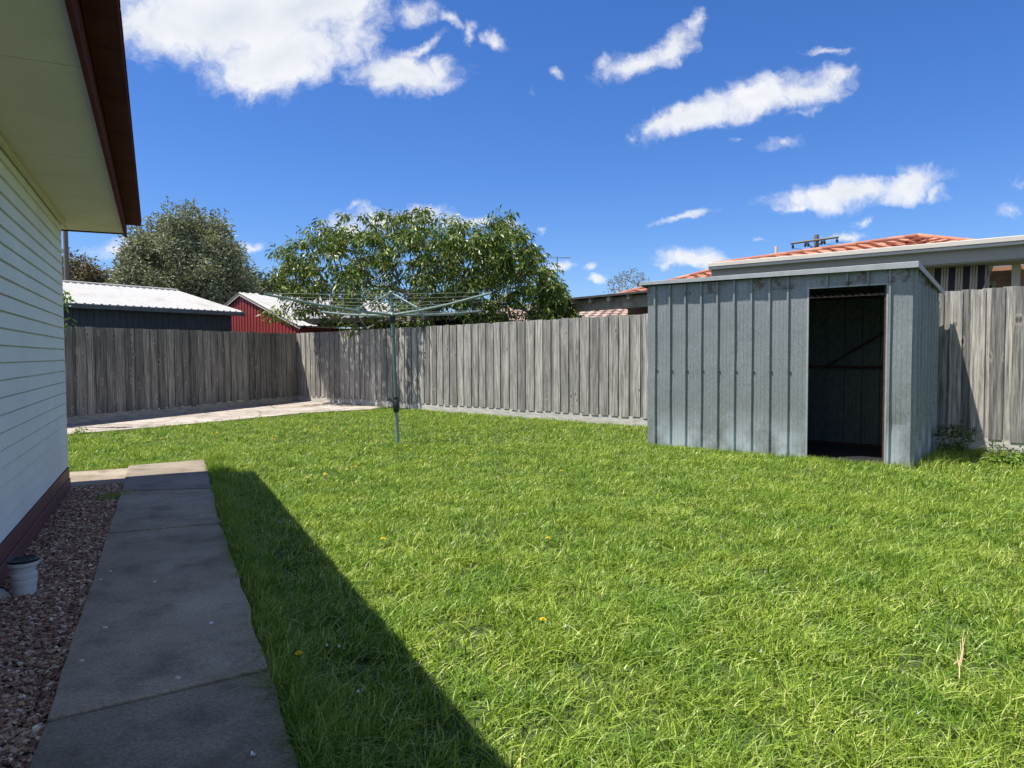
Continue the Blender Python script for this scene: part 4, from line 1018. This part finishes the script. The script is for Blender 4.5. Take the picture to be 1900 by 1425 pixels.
spots = [(440,800),(462,812),(392,806),(514,812),(508,818),(585,797),(590,799),(602,798),(596,806),(604,788),(640,803),(605,884),(600,886),(573,892),(548,796),(700,820),(752,830),(760,838),(784,858),(840,835),(870,848),(820,795),(845,800),(480,800),(350,808),(300,815),(232,838),(275,820),(652,790),(720,800),(640,876),(662,872),(1040,880),(1022,1012),(712,1010),(765,770),(808,778),(868,782),(940,800),(1002,1168)]
for (x, y) in spots:
    q = at(x, y+6); c = proto.copy(); COL.objects.link(c); c.location = (q.x, q.y, random.uniform(-.02, 0)); sc_ = random.uniform(.75, 1.05); c.scale = (sc_, sc_, 1); c.rotation_euler = (0, 0, random.random()*6)
    for ch in proto.children:
        d_ = ch.copy(); COL.objects.link(d_); d_.parent = c; d_.matrix_parent_inverse = ch.matrix_parent_inverse
dw = dandelion(at(1050, 1180), .045, .006, m_petalw, 'daisy', 'tiny white daisy head in the lawn grass', 'flower', 'tiny white daisies in the lawn')
for (x, y) in [(610,1208),(632,1210),(520,972),(540,970),(668,1296),(960,958),(975,957),(1400,900),(1410,1560//2+440),(230,836),(1430,905),(490,990)]:
    q = at(x, y+8); c = dw.copy(); COL.objects.link(c); c.location = (q.x, q.y, 0)
    for ch in dw.children:
        d_ = ch.copy(); COL.objects.link(d_); d_.parent = c; d_.matrix_parent_inverse = ch.matrix_parent_inverse
# dry stalk
a, c_ = at(1780, 1275), at(1788, 1195); b = MB(); sx = (c_-a).normalized(); sy = Vector((-sx.y, sx.x, 0)); LS = (c_-a).length
def SQ(t, w_, h): return a+sx*(t*LS)+sy*w_+Vector((0, 0, h))
b.tube([SQ(0, 0, .030), SQ(.25, .004, .042), SQ(.55, -.003, .050), SQ(.8, .002, .053), SQ(1, -.002, .062)], [.0022, .0026, .0022, .0015, .0006], 5)
for (t0, w0, t1, w1, h1) in ((.1, .0, .42, .016, .052), (.2, .0, .5, -.006, .060), (.3, .004, .15, .022, .050), (.45, 0, .72, .009, .058), (.35, .002, .30, -.018, .047), (.6, -.002, .85, -.007, .060)):
    b.tube([SQ(t0, w0, .044), SQ((t0+t1)/2, w1*.6, .052), SQ(t1, w1, h1)], [.0018, .0016, .0005], 4)
tag(b.build('dry_stalk', m_straw), 'dry straw coloured stalk lying on the sunny lawn at lower right', 'dead stalk')
# loose stones on the path
for i, (x, y, r_, lb) in enumerate([(195,1180,.010,'small brown stone on the path near its gravel edge, below the middle joint'),(152,1243,.008,'small dark stone near the left edge of the path, above the big crack'),(205,1072,.007,'tiny stone at the left side of the path just above a joint'),(187,1088,.007,'tiny pale stone hugging the left path edge'),(287,1092,.007,'tiny flat stone in the middle of the path above a joint')]):
    q = at(x, y); bm = bmesh.new(); bmesh.ops.create_icosphere(bm, subdivisions=2, radius=1)
    for v in bm.verts: v.co = Vector((v.co.x*r_*1.5, v.co.y*r_, v.co.z*r_*.6))*(1+.25*mnoise.noise(v.co*1.7+Vector((i, 0, 0))))+Vector((q.x, q.y, .034+r_*.3))
    me = bpy.data.meshes.new('stone'); bm.to_mesh(me); bm.free(); me.materials.append(m_peb); o = bpy.data.objects.new('stone', me); COL.objects.link(o); tag(o, lb, 'stone')
for (x, y, lb) in [(332,1258,'white scrap of petal on the dark path slab'),(393,1157,'tiny white fleck near the grassy edge of the path'),(468,1400,'pale speck of debris at the bottom of the path')]:
    q = at(x, y, .034); b = MB()
    for k in range(3):
        a_ = random.random()*6; u = Vector((math.cos(a_), math.sin(a_), 0))*.011; v = Vector((-u.y, u.x, 0))*.45
        b.hexa([q-u*.2-v, q+u-v*.3, q+u+v*.3, q-u*.2+v]+[p_+Vector((0, 0, .003)) for p_ in (q-u*.2-v, q+u-v*.3+Vector((0, 0, .003)), q+u+v*.3+Vector((0, 0, .003)), q-u*.2+v)])
    tag(b.build('petal_scrap', m_petalw), lb, 'petal')
# grass tuft in the gravel, broad weeds by shed and path
def tuft(name, c, n, rad, h0, h1, label, mat=m_grass, w=.004, lean=1.1):
    a_ = rng.random(n)*6.28; r_ = rad*rng.random(n)**.6; V, f = blades(c.x+r_*np.cos(a_), c.y+r_*np.sin(a_), rng.uniform(h0, h1, n), w*(.7+.6*rng.random(n)), 3, lean, 0)
    return tag(np_mesh(name, V, f, mat, 3), label, 'grass tuft')
t_ = at(212, 926); tuft('grass_tuft', t_, 420, .13, .03, .08, 'green grass tuft growing in the shaded gravel beside the path joint', lean=1.6)
t_ = at(412, 876); tuft('grass_tuft', t_, 420, .14, .08, .19, 'tall dark grass tuft at the far right corner of the path', w=.006, lean=.9)
def weed(c, n, r_, h, label, mat=m_dkleaf, lw=.03, ll_=.07, seed=1):
    rg = np.random.default_rng(seed); o = empty('weed', (c.x, c.y, 0), label, 'weed'); cs = []; b = MB()
    for k in range(n):
        a_ = rg.random()*6.28; rr = r_*rg.random()**.5; t = Vector((c.x+rr*math.cos(a_), c.y+rr*math.sin(a_), h*(.25+.75*rg.random()))); cs.append(tuple(t)); b.tube([Vector((c.x+rr*.3*math.cos(a_), c.y+rr*.3*math.sin(a_), 0)), t], .002, 4, False)
    b.build('stems', m_limeleaf, o); V, f = leaves(cs, [.05]*n, 7, ll_, lw, .25, .7, rg); np_mesh('leaves', V, f, mat, 3, o)
weed(ST((SLEN+.28, 1.25, 0)), 60, .20, .38, 'tall dark weeds in the shade between metal shed and fence', m_dkleaf, .02, .05, seed=2)
weed(ST((SLEN+.75, 1.1, 0)), 50, .30, .14, 'low weeds in the shaded strip at the fence foot beside the shed', m_dkleaf, .02, .05, seed=3)
q = at(1862, 838); weed(q, 40, .10, .17, 'sunlit leafy weed at the fence foot right at the shadow edge', m_limeleaf, seed=4)
q = at(1885, 862); weed(q, 45, .2, .10, 'low broad leaved weeds at the right edge of the photo below the fence', m_limeleaf, seed=5)
q = at(1385, 838); weed(q, 16, .09, .09, 'small weed against the foot of the metal shed front', m_limeleaf, .03, .06, seed=8)
q = at(148, 806); weed(q, 14, .08, .08, 'small weed growing from the cracked patio edge near the house', m_limeleaf, .02, .05, seed=9)
